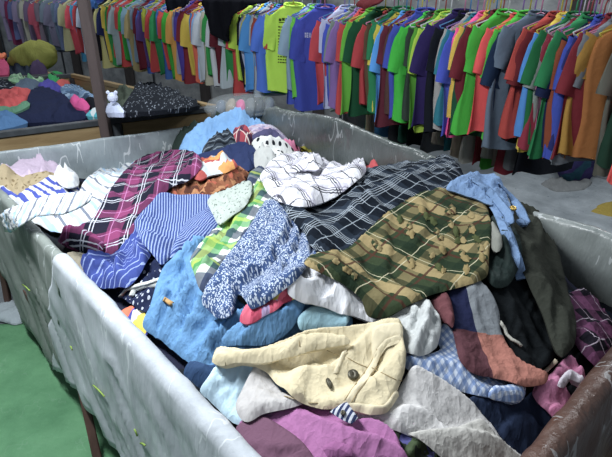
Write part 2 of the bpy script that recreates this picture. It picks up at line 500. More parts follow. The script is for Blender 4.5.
# ------------------------------------------------------------------ clothes rack
RS = 4.185
rd = np.array([1., -1.]) / math.sqrt(2)
def rail_pt(r, s=RS): return np.array([s / 2, s / 2]) + rd * r
rack = empty('clothes_rack', (*rail_pt(0), 0)); tag(rack, 'long steel rail with uprights carrying the row of hanging shirts', 'clothes rack')
RZ = 1.745
child('rail', tube_mesh([(*rail_pt(-12.0), RZ), (*rail_pt(-5), RZ + .005), (*rail_pt(.35), RZ)], .014, 8), M_rail, rack)
for r in (-12, -9, -6.1, -3.4, .35):
    p = rail_pt(r) + np.array([.28, .28]) * (1 if r < .3 else .3)
    child('upright', tube_mesh([(*p, 0), (*p, RZ + .12)], .016, 8), M_steel, rack)
    child('bracket', tube_mesh([(*p, RZ), (*rail_pt(r), RZ)], .010, 6), M_steel, rack)
RS2 = 4.95
rack2 = empty('clothes_rack', (*rail_pt(0, RS2), 0)); tag(rack2, 'lower steel rail half hidden behind the bright shirts', 'clothes rack')
RZ2 = 1.42
child('rail', tube_mesh([(*rail_pt(-3.4, RS2), RZ2), (*rail_pt(.9, RS2), RZ2)], .013, 8), M_rail, rack2)
for r in (-3.3, .85):
    p = rail_pt(r, RS2) + np.array([.2, .2])
    child('upright', tube_mesh([(*p, 0), (*p, RZ2 + .02)], .014, 8), M_steel, rack2)
    child('bracket', tube_mesh([(*p, RZ2), (*rail_pt(r, RS2), RZ2)], .010, 6), M_steel, rack2)

# shirt meshes: local x = across the shirt (near the viewer at -x), y = front to back, z down from the collar
def body_mesh(seed, w=.225, L=.66, flare=.0, pleat=0):
    rr = random.Random(seed)
    nv, na = 20, 40
    zs = [0, -.018, -.04, -.065, -.085, -.11, -.15, -.20] + [-.2 - (L - .2) * (k + 1) / (nv - 8) for k in range(nv - 8)]
    V = []
    ph = [rr.random() * 6.3 for _ in range(6)]; ks = [rr.choice((3, 4, 5)), rr.choice((6, 7, 8)), 11]
    for a in range(na):
        th = 2 * math.pi * a / na
        cx = math.copysign(abs(math.cos(th)) ** .75, math.cos(th)); sy = math.copysign(abs(math.sin(th)) ** .9, math.sin(th))
        for z in zs:
            t = min(1, -z / L)
            hw = float(np.interp(-z, [0, .018, .065, .10, .13, .2, L], [.07, .09, .155, w * .90, w * .93, w * .97, w * (1.0 + flare)]))
            hd = float(np.interp(-z, [0, .03, .085, .2, L], [.030, .026, .020, .024, .032 + .03 * pleat]))
            g = t ** .8
            wav = (.014 * math.sin(ks[0] * th + ph[0] + z * 3) + .009 * math.sin(ks[1] * th + ph[1] + z * 5)) * g * (1.0 + 1.2 * pleat)
            x = hw * cx * (1 + .05 * g * math.sin(2 * th + ph[2])) + .01 * math.sin(z * 9 + ph[3])
            y = hd * sy + wav + .012 * math.sin(z * 6 + ph[4]) * t
            zz = z + (.012 * math.sin(3 * th + ph[5]) * t) - (.018 * (sy < 0) if z == 0 else 0)
            V.append((x, y, zz))
    return mesh_from(V, grid_faces(na, len(zs), True), 'shirt_body')
def sleeve_mesh(side, seed, ln=.21, wid=.075, out=.35):
    rr = random.Random(seed * 7 + (side > 0))
    na, nv = 18, 9
    ph = rr.random() * 6.3
    V = []
    for a in range(na):
        th = 2 * math.pi * a / na
        for j in range(nv):
            t = j / (nv - 1)
            ax = side * (.168 + out * ln * t * (1 - .25 * t)); az = -.095 - ln * t
            hw = (.055 + (wid - .055) * min(1, t * 2.2)) * (1 - .06 * t)
            hd = .018 + .014 * t
            V.append((ax + hw * math.cos(th) * (1 if t > .15 else .8), hd * math.sin(th) + .008 * math.sin(3 * th + ph + 5 * t) * t, az + hw * .45 * math.cos(th) * side * (1 - .4 * t)))
    return mesh_from(V, grid_faces(na, nv, True), 'sleeve')
def collar_mesh(kind='crew'):
    pts = []
    n = 20
    for k in range(n + 1):
        th = 2 * math.pi * k / n
        pts.append((.070 * math.cos(th), .028 * math.sin(th), -.004 + .012 * math.sin(th)))
    return tube_mesh(pts,   .007 if kind == 'crew' else .013, 6, False)
BODIES = [body_mesh(s, w, L) for s, w, L in ((1, .225, .66), (2, .235, .68), (3, .215, .64), (4, .23, .67), (5, .22, .70), (6, .21, .62))]
LONGB = [body_mesh(11, .225, .80), body_mesh(12, .23, .84, .1, .8)]
SLV = {s: [sleeve_mesh(s, k, .22 + .015 * k, .058 + .004 * k, .10 + .05 * k) for k in range(4)] for s in (-1, 1)}
LSLV = {s: [sleeve_mesh(s, 20 + k, .50, .062, .12) for k in range(2)] for s in (-1, 1)}
CREW, FOLD = collar_mesh(), collar_mesh('fold')
def hanger_mesh():
    me = []
    bm = bmesh.new()
    a = math.radians(18)
    tri = [(-.19, 0, -.075), (0, 0, -.012), (.19, 0, -.075), (.18, 0, -.09), (-.18, 0, -.09), (-.19, 0, -.075)]
    hook = [(0, 0, -.012), (0, 0, .055)] + [(.022 - .022 * math.cos(t), 0, .055 + .024 * math.sin(t) + .012 * min(1, t)) for t in np.linspace(.2, 3.6, 9)]
    V, F_ = [], []
    for path in (tri, hook):
        m = tube_mesh(path, .0038, 5)
        o = len(V)
        V += [v.co[:] for v in m.vertices]; F_ += [tuple(o + i for i in p.vertices) for p in m.polygons]
        bpy.data.meshes.remove(m)
    return mesh_from(V, F_, 'hanger')
HANG = hanger_mesh()
for m in BODIES + LONGB + SLV[1] + SLV[-1] + LSLV[1] + LSLV[-1] + [CREW, FOLD, HANG]:
    m.materials.append(None)
_fab = {}
def fabric(hexc):
    if hexc not in _fab:
        c = np.array(lin(hexc)); g_ = float(c @ [.3, .59, .11]); c = (g_ + (c - g_) * 1.3) * 1.0
        _fab[hexc] = m_plain('fabric_' + hexc.lstrip('#'), tuple(float(max(x, .008)) for x in c), uv=False, wr=.25)
    return _fab[hexc]
_hg = {}
HCOL = [('green', '#3f9a6a'), ('purple', '#8a6bb0'), ('white', '#d0d4d8'), ('blue', '#4f86b8'), ('pink', '#c987a8'), ('yellow', '#c2b74a'), ('red', '#a04848')]
def setmat(o, m):
    o.material_slots[0].link = 'OBJECT'; o.material_slots[0].material = m
def px_of(p, z):
    dz = z - HC
    return 306 + FPX * p[0] / (p[1] * CP - dz * SP)
SH_Z = 1.655
def rail_r(px, u, s=RS, z=SH_Z):
    lo, hi = -14., 1.2
    for _ in range(50):
        m = (lo + hi) / 2
        if px_of(rail_pt(m, s) + u * .19, z - .06) < px: lo = m
        else: hi = m
    return (lo + hi) / 2
SHIRTS = []
LAST = {}
def hang_shirt(px, cname, hexc, kind='t-shirt', ang=None, s=RS, z=SH_Z, slen=1.0, sleeve_hex=None, bidx=None, sleeve='short', group='shirts hanging on the rack'):
    i = len(SHIRTS)
    base = 197 if ang is None else ang                 # direction of the near end, degrees
    jit = random.uniform(-6, 6) * (.45 if px > 330 else 1) if ang is None else 0
    th = math.radians(base + jit)
    u = np.array([math.cos(th), math.sin(th)])
    r = rail_r(px, u, s, z)
    if s in LAST: r = max(r, LAST[s] + .018)
    LAST[s] = r
    p = rail_pt(r, s)
    kn = {'t-shirt': 't_shirt', 'polo shirt': 'polo_shirt', 'long-sleeved shirt': 'long_sleeved_shirt', 'skirt': 'pleated_skirt', 'jacket': 'jacket', 'tunic': 'tunic'}[kind]
    long_ = kind in ('skirt', 'tunic')
    me = LONGB[1 if kind == 'skirt' else 0] if long_ else BODIES[bidx if bidx is not None else i % 6]
    zz = z + random.uniform(-.02, .012)
    b = obj(kn, me); setmat(b, fabric(hexc))
    b.location = (p[0], p[1], zz)
    b.rotation_euler = (random.uniform(-.03, .03), random.uniform(-.05, .05), th - math.pi)
    sc = random.uniform(.95, 1.06) * slen
    b.scale = (random.uniform(.94, 1.05), 1, sc)
    if kind != 'skirt':
        for sd_ in (-1, 1):
            ml = (LSLV if kind in ('long-sleeved shirt', 'jacket') else SLV)[sd_]
            q = obj('sleeve', ml[i % len(ml)], parent=b); setmat(q, fabric(sleeve_hex or hexc))
        q = obj('collar', FOLD if kind in ('polo shirt', 'jacket') else CREW, parent=b); setmat(q, fabric(hexc))
    else:
        q = obj('waistband', FOLD, parent=b); setmat(q, fabric(hexc))
    hn, hh = HCOL[(i * 5 + int(px)) % len(HCOL)]
    h = obj('clothes_hanger', HANG)
    if hn not in _hg: _hg[hn] = m_hard('hanger_' + hn, hh, hh, 5, .4)
    setmat(h, _hg[hn])
    h.location = (p[0], p[1], zz + .012); h.rotation_euler = (0, 0, th - math.pi)
    rz = RZ if s == RS else RZ2
    h.scale = (1, 1, 1)
    SHIRTS.append(dict(o=b, h=h, c=cname, k=kind, hn=hn, px=px, g=group))
    return b
ROW = [ # px of the near shoulder, colour word, colour, options
 (2,'lavender','#8f86a4'),(5,'plum','#7c3557'),(9,'slate blue','#5d6690'),(13,'mauve','#8d84a0'),(18,'grey','#77787f'),(22,'cream','#a6a79c'),(26,'dusty purple','#6b5f78'),(30,'dusty red','#9a4658'),
 (35,'mauve grey','#6e6672'),(39,'charcoal','#4c4f58'),(43,'blue grey','#66727f'),(48,'grey purple','#67667a'),(53,'steel blue','#5b6b7d'),(58,'dull blue','#5a6684'),(62,'pale yellow','#a8a888'),
 (67,'crimson pink','#c0264e'),(71,'sky blue','#3f8fb8'),(75,'crimson','#a8203f'),(78,'black','#26282f'),(81,'white','#b9c2d4'),(84,'royal blue','#2c52b8'),
 (94,'black','#26242b'),(98,'cream','#d9d39c'),(101,'navy','#242c58'),(104,'yellow','#d9c21f'),(108,'green','#2f9150'),(111,'red','#b82a34'),(114,'pale grey','#a9b7bc'),(118,'scarlet','#c23a2e'),(122,'grass green','#3d9c4c'),(125,'pale blue','#8fb0c4'),
 (129,'tan','#a89a74'),(132,'grey blue','#7d90a2'),(135,'maroon','#6b2434'),(138,'blue','#2e5aa8'),(141,'purple','#54407a'),(144,'lime','#a8b032'),(147,'light grey','#a4aab2'),(150,'red','#b02a38'),(154,'emerald','#2f8a58'),(157,'blue','#2a66b0'),
 (161,'orange red','#cc4526'),(165,'leaf green','#4ca63a'),(171,'golden yellow','#e0a81c'),(175,'silver grey','#a3a4b4'),(178,'violet','#4a3a9c'),(182,'dark red','#7c2434'),(186,'bright yellow','#e3c81e'),(191,'azure','#2f80c8'),(194,'orange','#d9652c'),(197,'pale blue','#8fb2dc'),(200,'white','#c6cdd6'),
 (204,'cream','#c0bfae'),(208,'green','#279a54'),(211,'white','#d4d8de'),(217,'dark maroon','#5c1c2c'),(223,'white','#b9c6cc'),(229,'emerald','#1f8a50'),(233,'red','#b32436'),(236,'neon yellow','#c0e024'),(239,'black','#20232c'),(243,'lavender white','#b4bcd6'),
 (247,'yellow','#d9d02a'),(250,'cyan','#2f8fd0'),(253,'grey white','#adb6bd'),(256,'rust','#9a4630'),(259,'green','#2f8048'),(262,'blue','#2468c8'),(265,'brick','#b04a2c')]
for a in ROW:
    hang_shirt(*a)
hang_shirt(269, 'neon yellow', '#c4ec1c', ang=182, slen=1.04, bidx=0); NEON = SHIRTS[-1]['o']
for a in [(288,'royal blue','#1f44a8'),(292,'grey blue','#8fa6b8'),(294,'light green','#6fbc3c')]:
    hang_shirt(*a)
hang_shirt(294, 'red', '#aa2432', ang=186)
hang_shirt(299, 'royal blue', '#123a9c', ang=186, slen=1.04, bidx=1); BLUE = SHIRTS[-1]['o']
for a in [(319,'crimson','#b02040'),(323,'lavender white','#b7bcd8'),(328,'royal blue','#1f42b0'),(333,'sage grey','#7d8a82'),(338,'purple','#80649c'),(342,'red','#b4202e'),(349,'leaf green','#6cae3c'),
          (358,'dark green','#1f5038'),(366,'crimson','#a8243a'),(371,'brown','#5c4a3c'),(375,'green','#2a8058'),(378,'yellow','#d4c62c'),(383,'bright blue','#2e94dc'),(389,'maroon','#602c38'),(393,'brown','#584440'),(398,'royal blue','#2240a4')]:
    hang_shirt(*a)
hang_shirt(405, 'bright green', '#4cb82e', ang=190)
for a in [(410,'dark grey','#3c4640'),(416,'olive green','#5e9a3e'),(421,'lime','#b4d42c')]:
    hang_shirt(*a)
hang_shirt(432, 'navy purple', '#2e2456', ang=186, bidx=3)
for a in [(440,'black','#1f2228'),(447,'pale grey','#b0aeac'),(452,'teal','#167a8a'),(455,'royal blue','#1f44b4'),(457,'hot pink','#f04c94'),(464,'yellow','#e2c01c'),(468,'dark green','#2c5440'),(471,'dark red','#6c2230'),
          ]:
    hang_shirt(*a)
hang_shirt(476, 'lime green', '#56ba2c', ang=195, slen=1.04)
for a in [(491,'neon orange','#e04a0a'),(497,'bright green','#5ec034')]:
    hang_shirt(*a)
hang_shirt(502, 'navy', '#24344e')
hang_shirt(507, 'slate grey', '#6e7c8c', 'tunic', ang=194, slen=.9)
for a in [(523,'black','#20252c'),(526,'rust red','#a8402c'),(529,'dark red','#6e1e2c')]:
    hang_shirt(*a)
hang_shirt(537, 'yellow', '#ecd01c', 'polo shirt', ang=200)
for a in [(541,'light blue','#4a8ad0'),(544,'green','#2e7048'),(547,'pale grey','#98a29c'),(551,'crimson','#8c2240'),(555,'pink','#c888a8'),(559,'emerald','#1c8456'),(564,'navy','#1f2848'),(568,'rust','#8c4a34'),(573,'royal blue','#1c46ac'),(578,'dark blue','#28306c'),(583,'maroon','#7e2434'),(588,'grey','#80868c')]:
    hang_shirt(*a)
hang_shirt(590, 'tan', '#b08a4c', 'tunic', ang=190, slen=.84)
hang_shirt(600, 'brown pleated', '#a8703c', 'skirt', ang=184, slen=.84)
hang_shirt(626, 'olive grey', '#6a6a62', 'tunic', slen=.9)
hang_shirt(640, 'dark green', '#2c4438')
# second, lower row behind
for a in [(352,'grey','#8c9094'),(366,'teal green','#2c7c6c'),(374,'cream','#b0a890'),(386,'cyan','#2c80b0'),(396,'charcoal','#3c4044'),(408,'dark green','#24483c'),(420,'black','#22262a'),(432,'grey','#6c7074'),(446,'cream','#a8a296'),(456,'teal','#2a6f78'),(466,'beige','#a89c8c'),(476,'white','#b4b4ac'),(486,'crimson','#8c2438'),
          (492,'green','#4c9c3c'),(500,'pale grey','#a2a49c'),(510,'beige','#a89e94'),(518,'red','#8c2c3c'),(528,'grey','#7c8084'),(540,'black','#24262c')]:
    hang_shirt(*a, s=RS2, z=RZ2 - .09, group='garments on the lower rail behind the rack')
# cloths thrown over the top of the rail, hanging down in front of the shirts
def thrown(name, pts, c, label, cat, front=.40, seed=1.):
    s_ = RS - front
    P = smooth_poly_early(pts)
    x0, y0 = P.min(0); x1, y1 = P.max(0)
    QX, QY = np.meshgrid(np.arange(x0, x1, 1.7), np.arange(y0, y1, 1.7)); Q = np.stack([QX.ravel(), QY.ravel()], 1)
    Q = Q[inside_early(P, Q)]
    a = np.concatenate([P, Q]); nb = len(P)
    res = delaunay_2d_cdt([Vector(t) for t in a], [(i, (i + 1) % nb) for i in range(nb)], [list(range(nb))], 1, 1e-4)
    V = []
    for t in res[0]:
        w = onvert(t[0], t[1], rail_pt(0, s_), rail_pt(1, s_))
        r_ = float((w[:2] - rail_pt(0, s_)) @ rd)
        back = max(0, w[2] - (RZ - .06)) * 2.2
        off = np.array([.707, .707]) * (min(back, .30) + .03 * math.sin(r_ * 24 + seed) + .015 * math.sin(r_ * 61 + w[2] * 9))
        V.append((w[0] + off[0], w[1] + off[1], w[2]))
    V = np.array(V); cc = V.mean(0)
    o = obj(name, mesh_from(V - cc, [tuple(f) for f in res[2]], name), fabric(c), None, Vector(cc))
    m_ = o.modifiers.new('thickness', 'SOLIDIFY'); m_.thickness = .012
    tag(o, label, cat)
    return o
def smooth_poly_early(pts): return np.array([np.array(a) + (np.array(b) - np.array(a)) * t for a, b in zip(pts, pts[1:] + pts[:1]) for t in (0, .25, .5, .75)], float)
def inside_early(poly, q):
    r = np.zeros(len(q), bool); j = len(poly) - 1
    for i in range(len(poly)):
        xi, yi = poly[i]; xj, yj = poly[j]
        r ^= ((yi > q[:, 1]) != (yj > q[:, 1])) & (q[:, 0] < (xj - xi) * (q[:, 1] - yi) / ((yj - yi) + 1e-12) + xi); j = i
    return r
thrown('black_jacket', [(198,-9),(264,-9),(263,3),(248,6),(238,11),(233,20),(231,34),(227,42),(220,40),(214,32),(210,20),(206,14),(200,6)], '#14171c', 'black jacket thrown over the rail in front of white and green shirts', 'jacket')
thrown('black_trousers', [(167,-9),(192,-9),(191,4),(184,8),(178,7),(171,12),(168,8)], '#171a22', 'black trousers thrown over the rail above the golden yellow shirt', 'trousers', seed=3.)
thrown('maroon_cloth', [(353,-9),(379,-9),(378,4),(370,9),(362,9),(355,6)], '#5c1826', 'maroon cloth thrown over the rail above the leaf green shirt', 'cloth', seed=5.)
thrown('blue_cloth', [(91,-9),(99,-9),(98,3),(94,9),(91,7)], '#1f78c8', 'bright blue cloth hung on the rail beside the steel pole', 'cloth', seed=7.)
# labels: each shirt by colour, kind and neighbours
for grp in ('shirts hanging on the rack', 'garments on the lower rail behind the rack'):
    L_ = sorted([q for q in SHIRTS if q['g'] == grp], key=lambda q: q['px'])
    for i, q in enumerate(L_):
        l = L_[i - 1]['c'] if i else None; r = L_[i + 1]['c'] if i + 1 < len(L_) else None
        nm = q['c'] + ' ' + q['k'].replace('pleated ', '')
        if l and r: base = '%s between the %s and the %s one' % (nm, l, r)
        else: base = '%s at the %s end beside the %s one' % (nm, 'far left' if not l else 'right', r or l)
        q['lab'] = base + (' on the rack' if grp.startswith('shirts') else ' on the lower rail behind')
        q['short'] = base
    cnt = {}
    for q in L_: cnt.setdefault(q['lab'], []).append(q)
    for lab, qs in cnt.items():
        if len(qs) > 1:
            for j, q in enumerate(qs): q['lab'] += ', ' + ('farther left' if j == 0 else 'farther right' if j == len(qs) - 1 else 'middle')
    for i, q in enumerate(L_):
        if len(q['lab'].split()) > 16: q['lab'] = q['lab'].replace(' on the rack', '').replace('the ', '')
        tag(q['o'], q['lab'], q['k'].split('-')[0] if q['k'].startswith('long') else q['k'], grp)
        if q['o'].get('category') == 'long': q['o']['category'] = 'shirt'
        tag(q['h'], '%s hanger inside the %s' % (q['hn'], q['short']), 'hanger', 'hangers on the rack' if grp.startswith('shirts') else 'hangers on the lower rail')
NEON['label'] = 'neon yellow t-shirt with dark rows of print, facing out from the rack'
BLUE['label'] = 'royal blue t-shirt with small white lettering, facing out from the rack'

# prints on the two shirts that face the viewer
from mathutils.bvhtree import BVHTree
def print_on(b, rows, mat, name):
    me = b.data
    bvh = BVHTree.FromPolygons([v.co.copy() for v in me.vertices], [tuple(p.vertices) for p in me.polygons])
    V, F_ = [], []
    for (x0, x1, z0, z1) in rows:
        o = len(V)
        for x, z in ((x0, z0), (x1, z0), (x1, z1), (x0, z1)):
            h = bvh.ray_cast(Vector((x, -.5, z)), Vector((0, 1, 0)))[0]
            V.append((x, (h.y if h else -.03) - .003, z))
        F_.append((o, o + 1, o + 2, o + 3))
    return obj(name, mesh_from(V, F_, name, False), mat, b)
rows = []
for k in range(13):
    zc = -.17 - k * .022
    x = -.115
    while x < -.115 + .05 + .02 * random.random():
        d_ = .010 + .012 * random.random(); rows.append((x, x + d_, zc, zc + .008)); x += d_ + .005
rows += [(-.11, -.09, -.125, -.105), (-.085, -.065, -.12, -.10), (-.06, -.04, -.122, -.10), (-.11, -.04, -.137, -.131)]
print_on(NEON, rows, m_plain('dark_ink', '#3c4a1c', uv=False), 'print')['label'] = 'rows of small dark print'
X0, z, hh, st, ks = -.150, -.195, .030, .005, .62
let = [(X0 + ks * a, X0 + ks * b, z + c, z + d) for a, b, c, d in (
       (-.006, .016, hh - st, hh), (.002, .009, 0, hh),
       (.022, .029, 0, hh), (.029, .042, hh - st, hh), (.029, .040, hh / 2 - st / 2, hh / 2 + st / 2), (.029, .042, 0, st),
       (.050, .057, 0, hh), (.067, .074, 0, hh), (.074, .088, 0, st))]
print_on(BLUE, let, m_plain('white_ink', '#c8d2e8', uv=False), 'lettering')['label'] = 'white lettering'

# ------------------------------------------------------------------ heaps of clothes: a height map that grows as each garment is laid down
class Heap:
    def __init__(self, x0, x1, y0, y1, step, ctrl_px, ctrl_xy=(), lift=0.0, smooth=.002, zmin=.4):
        self.x0, self.y0, self.st = x0, y0, step
        self.nx = int((x1 - x0) / step) + 1; self.ny = int((y1 - y0) / step) + 1
        P, Z = [], []
        for x, y, z in ctrl_px:
            p = onz(x, y, z); P.append(p[:2]); Z.append(z + lift)
        for x, y, z in ctrl_xy: P.append((x, y)); Z.append(z)
        P = np.array(P); Z = np.array(Z)
        def phi(r2): return .5 * r2 * np.log(r2 + 1e-9)
        n = len(P)
        r2 = ((P[:, None] - P[None]) ** 2).sum(-1)
        Am = np.zeros((n + 3, n + 3)); Am[:n, :n] = phi(r2) + np.eye(n) * smooth
        Am[:n, n] = 1; Am[:n, n + 1:] = P; Am[n, :n] = 1; Am[n + 1:, :n] = P.T
        w = np.linalg.solve(Am, np.concatenate([Z, [0, 0, 0]]))
        gx = x0 + np.arange(self.nx) * step; gy = y0 + np.arange(self.ny) * step
        X, Y = np.meshgrid(gx, gy, indexing='ij')
        H = w[n] + w[n + 1] * X + w[n + 2] * Y
        for k in range(n): H = H + w[k] * phi((X - P[k, 0]) ** 2 + (Y - P[k, 1]) ** 2)
        self.X, self.Y = X, Y
        self.H = np.clip(H, zmin, 1.35)
        self.M = self.H.copy()
    def samp(self, G, x, y):
        fx = np.clip((x - self.x0) / self.st, 0, self.nx - 1.001); fy = np.clip((y - self.y0) / self.st, 0, self.ny - 1.001)
        ix = fx.astype(int); iy = fy.astype(int); fx = fx - ix; fy = fy - iy
        return (G[ix, iy] * (1 - fx) + G[ix + 1, iy] * fx) * (1 - fy) + (G[ix, iy + 1] * (1 - fx) + G[ix + 1, iy + 1] * fx) * fy
    def blur(self, G, k):
        for ax in (0, 1):
            for _ in range(2):
                pad = [(0, 0), (0, 0)]; pad[ax] = (k + 1, k)
                c = np.cumsum(np.pad(G, pad, mode='edge'), axis=ax)
                G = (c[2 * k + 1:] - c[:-2 * k - 1]) / (2 * k + 1) if ax == 0 else (c[:, 2 * k + 1:] - c[:, :-2 * k - 1]) / (2 * k + 1)
        return G
    def env(self, k=3):
        G = self.M
        mx = G.copy()
        for ax in (0, 1):
            t = mx.copy()
            for d in (-2, -1, 1, 2): t = np.maximum(t, np.roll(mx, d, axis=ax))
            mx = t
        b = self.blur(mx, k)
        return np.maximum(b, G + .002)
    def hit(self, px, G):
        d = rays(px)
        ts = np.linspace(.5, 11, 520)
        zmax = 1.4
        X = d[:, 0:1] * ts; Y = d[:, 1:2] * ts; Z = HC + d[:, 2:3] * ts
        below = Z < self.samp(G, X, Y)
        inside = (X > self.x0) & (X < self.x0 + (self.nx - 1) * self.st) & (Y > self.y0) & (Y < self.y0 + (self.ny - 1) * self.st)
        below &= inside
        i = below.argmax(1); ok = below.any(1)
        i = np.clip(i, 1, None)
        lo = ts[i - 1]; hi = ts[i]
        for _ in range(18):
            m = (lo + hi) / 2
            b = HC + d[:, 2] * m < self.samp(G, d[:, 0] * m, d[:, 1] * m)
            hi = np.where(b, m, hi); lo = np.where(b, lo, m)
        t = hi
        if (~ok).any():
            zf = .95
            t = np.where(ok, t, np.minimum((zf - HC) / np.minimum(d[:, 2], -.05), 9))
        return d * t[:, None] + np.array([0, 0, HC])

def smooth_poly(pts, step=3.0, k=.5):
    P = np.array(pts, float); n = len(P)
    out = []
    for i in range(n):
        p0, p1, p2, p3 = P[i - 1], P[i], P[(i + 1) % n], P[(i + 2) % n]
        L = np.linalg.norm(p2 - p1); m = max(2, int(L / step))
        for j in range(m):
            t = j / m
            c = .5 * (2 * p1 + (p2 - p0) * t + (2 * p0 - 5 * p1 + 4 * p2 - p3) * t * t + (3 * p1 - p0 - 3 * p2 + p3) * t ** 3)
            l = p1 + (p2 - p1) * t
            out.append(l * (1 - k * 1.6) + c * k * 1.6 if k < .62 else c)
    return np.array(out)
def inside(poly, q):
    x, y = q[:, 0], q[:, 1]
    r = np.zeros(len(q), bool); n = len(poly)
    j = n - 1
    for i in range(n):
        xi, yi = poly[i]; xj, yj = poly[j]
        c = ((yi > y) != (yj > y)) & (x < (xj - xi) * (y - yi) / ((yj - yi) + 1e-12) + xi)
        r ^= c; j = i
    return r
def bdist(poly, q):
    d = np.full(len(q), 1e9); n = len(poly)
    for i in range(n):
        a = poly[i]; b = poly[(i + 1) % n]; ab = b - a
        t = np.clip(((q - a) @ ab) / (ab @ ab + 1e-12), 0, 1)
        d = np.minimum(d, ((q - a - t[:, None] * ab) ** 2).sum(1))
    return np.sqrt(d)
_seed = [0]
RK = .55
def cloth(heap, name, pts, mat, label=None, cat=None, parent=None, bulge=.022, ew=.014, amp=.030, lam=.08, fold=None, uvdir=None, uvo=None,
          warp=.012, ridges=(), step=2.6, group=None, plabel=None, k=.5, skirt=.009, blur=3, record=True, kind=None, tight=False):
    """lay one piece of cloth on the heap; pts = its outline in the photograph, fold / uvdir = pixel segments for fold run and weave direction"""
    _seed[0] += 1; sd_ = _seed[0] * 1.37
    if heap is H1: bulge = .004 + .2 * bulge; amp *= 2.9; ew = min(ew, .010); warp *= .35; lam *= .85
    else: bulge *= .3; ew *= .3; amp *= 3.0; lam *= .8; skirt = .03
    G = heap.env(blur) + .003 if not tight else np.maximum(heap.blur(heap.M, 1), heap.M) + .0015
    pp = smooth_poly(pts, step * 1.1, k)
    W = heap.hit(pp, G)
    bw = W[:, :2]
    def pxdir(seg):
        q = heap.hit(np.array(seg, float), G)
        return q[0, :2], math.atan2(q[1, 1] - q[0, 1], q[1, 0] - q[0, 0])
    cen = np.mean(pts, axis=0)
    fang = pxdir(fold)[1] if fold else random.uniform(0, 3.14)
    uo, uang = pxdir(uvdir) if uvdir else (heap.hit(cen[None], G)[0, :2], fang)
    if uvo is not None: uo = heap.hit(np.array([uvo], float), G)[0, :2]
    rid = []
    for seg, wd_, ht in ridges:
        q = heap.hit(smooth_line(seg), G)[:, :2]
        rid.append((q, wd_, ht))
    def height(xy):
        d = bdist(bw, xy)
        e = np.clip(d / ew, 0, 1)
        prof = np.sqrt(np.clip(1 - (1 - e) ** 2, 0, 1))
        f = folds(xy[:, 0], xy[:, 1], fang, lam, sd_)
        z = heap.samp(G, xy[:, 0], xy[:, 1]) + bulge * prof + amp * f * (.14 + .86 * np.clip(d / (.05 if heap is H1 else .09), 0, 1) ** .8)
        for q, wd_, ht in rid:
            dd = np.full(len(xy), 1e9)
            for i in range(len(q) - 1):
                a, b = q[i], q[i + 1]; ab = b - a
                t = np.clip(((xy - a) @ ab) / (ab @ ab + 1e-12), 0, 1)
                dd = np.minimum(dd, ((xy - a - t[:, None] * ab) ** 2).sum(1))
            z = z + ht * RK * np.exp(-dd / (wd_ * wd_))
        return z
    # interior points on a jittered pixel grid
    x0, y0 = pp.min(0); x1, y1 = pp.max(0)
    gx = np.arange(x0, x1, step); gy = np.arange(y0, y1, step * .85)
    QX, QY = np.meshgrid(gx, gy)
    QX[1::2] += step / 2
    Q = np.stack([QX.ravel(), QY.ravel()], 1)
    Q = Q[inside(pp, Q)]
    if len(Q): Q = Q[bdist(pp, Q) > step * .55]
    allpx = np.concatenate([pp, Q]) if len(Q) else pp
    nb = len(pp)
    res = delaunay_2d_cdt([Vector(p) for p in allpx], [(i, (i + 1) % nb) for i in range(nb)], [list(range(nb))], 1, 1e-5)
    vpx = np.array([tuple(v) for v in res[0]]); fc = [tuple(f) for f in res[2]]
    Wv = heap.hit(vpx, G)
    xy = Wv[:, :2]
    z = height(xy)
    V = np.column_stack([xy, z])
    # skirt: the edge turns under (own vertices, so that the rim stays crisp)
    ec = {}
    for f in fc:
        for a, b in zip(f, f[1:] + f[:1]): ec[(a, b)] = 1
    bed = [e for e in ec if (e[1], e[0]) not in ec]
    nb_ids = sorted({i for e in bed for i in e})
    nb_n = len(nb_ids)
    up_ = {i: len(V) + j for j, i in enumerate(nb_ids)}
    low = {i: len(V) + nb_n + j for j, i in enumerate(nb_ids)}
    c2 = xy.mean(0)
    ex = [tuple(V[i]) for i in nb_ids]
    for i in nb_ids:
        d = c2 - xy[i]; L = np.linalg.norm(d) + 1e-9
        ex.append((xy[i][0] + d[0] / L * .010, xy[i][1] + d[1] / L * .010, z[i] - skirt))
    V = np.vstack([V, np.array(ex)]) if ex else V
    for a, b in bed: fc.append((up_[b], up_[a], low[a], low[b]))
    me = mesh_from(V, fc, name)
    me.update()
    # weave coordinates in metres
    ca, sa = math.cos(uang), math.sin(uang)
    rx = V[:, 0] - uo[0]; ry = V[:, 1] - uo[1]
    wv1 = (vnoise(V[:, 0] / (1.3 * lam) + sd_, V[:, 1] / (1.3 * lam)) - .5) * 1.2 * warp + (vnoise(V[:, 0] / .3 + sd_, V[:, 1] / .3 + 4) - .5) * 3 * warp
    wv2 = (vnoise(V[:, 0] / (1.3 * lam) + sd_ + 50, V[:, 1] / (1.3 * lam)) - .5) * 1.2 * warp + (vnoise(V[:, 0] / .3 + sd_ + 9, V[:, 1] / .3) - .5) * 3 * warp
    zr = (V[:, 2] - float(np.mean(V[:, 2]))) * .15
    uu = rx * ca + ry * sa + wv1; vv = -rx * sa + ry * ca + wv2 + zr
    uvl = me.uv_layers.new(name='UVMap')
    li = np.empty(len(me.loops), int); me.loops.foreach_get('vertex_index', li)
    uvl.data.foreach_set('uv', np.column_stack([uu[li], vv[li]]).ravel())
    # flip if needed so that faces look up
    nz = sum(p.normal.z * p.area for p in me.polygons)
    if nz < 0: me.flip_normals()
    org = Vector((float(c2[0]), float(c2[1]), float(z.min())))
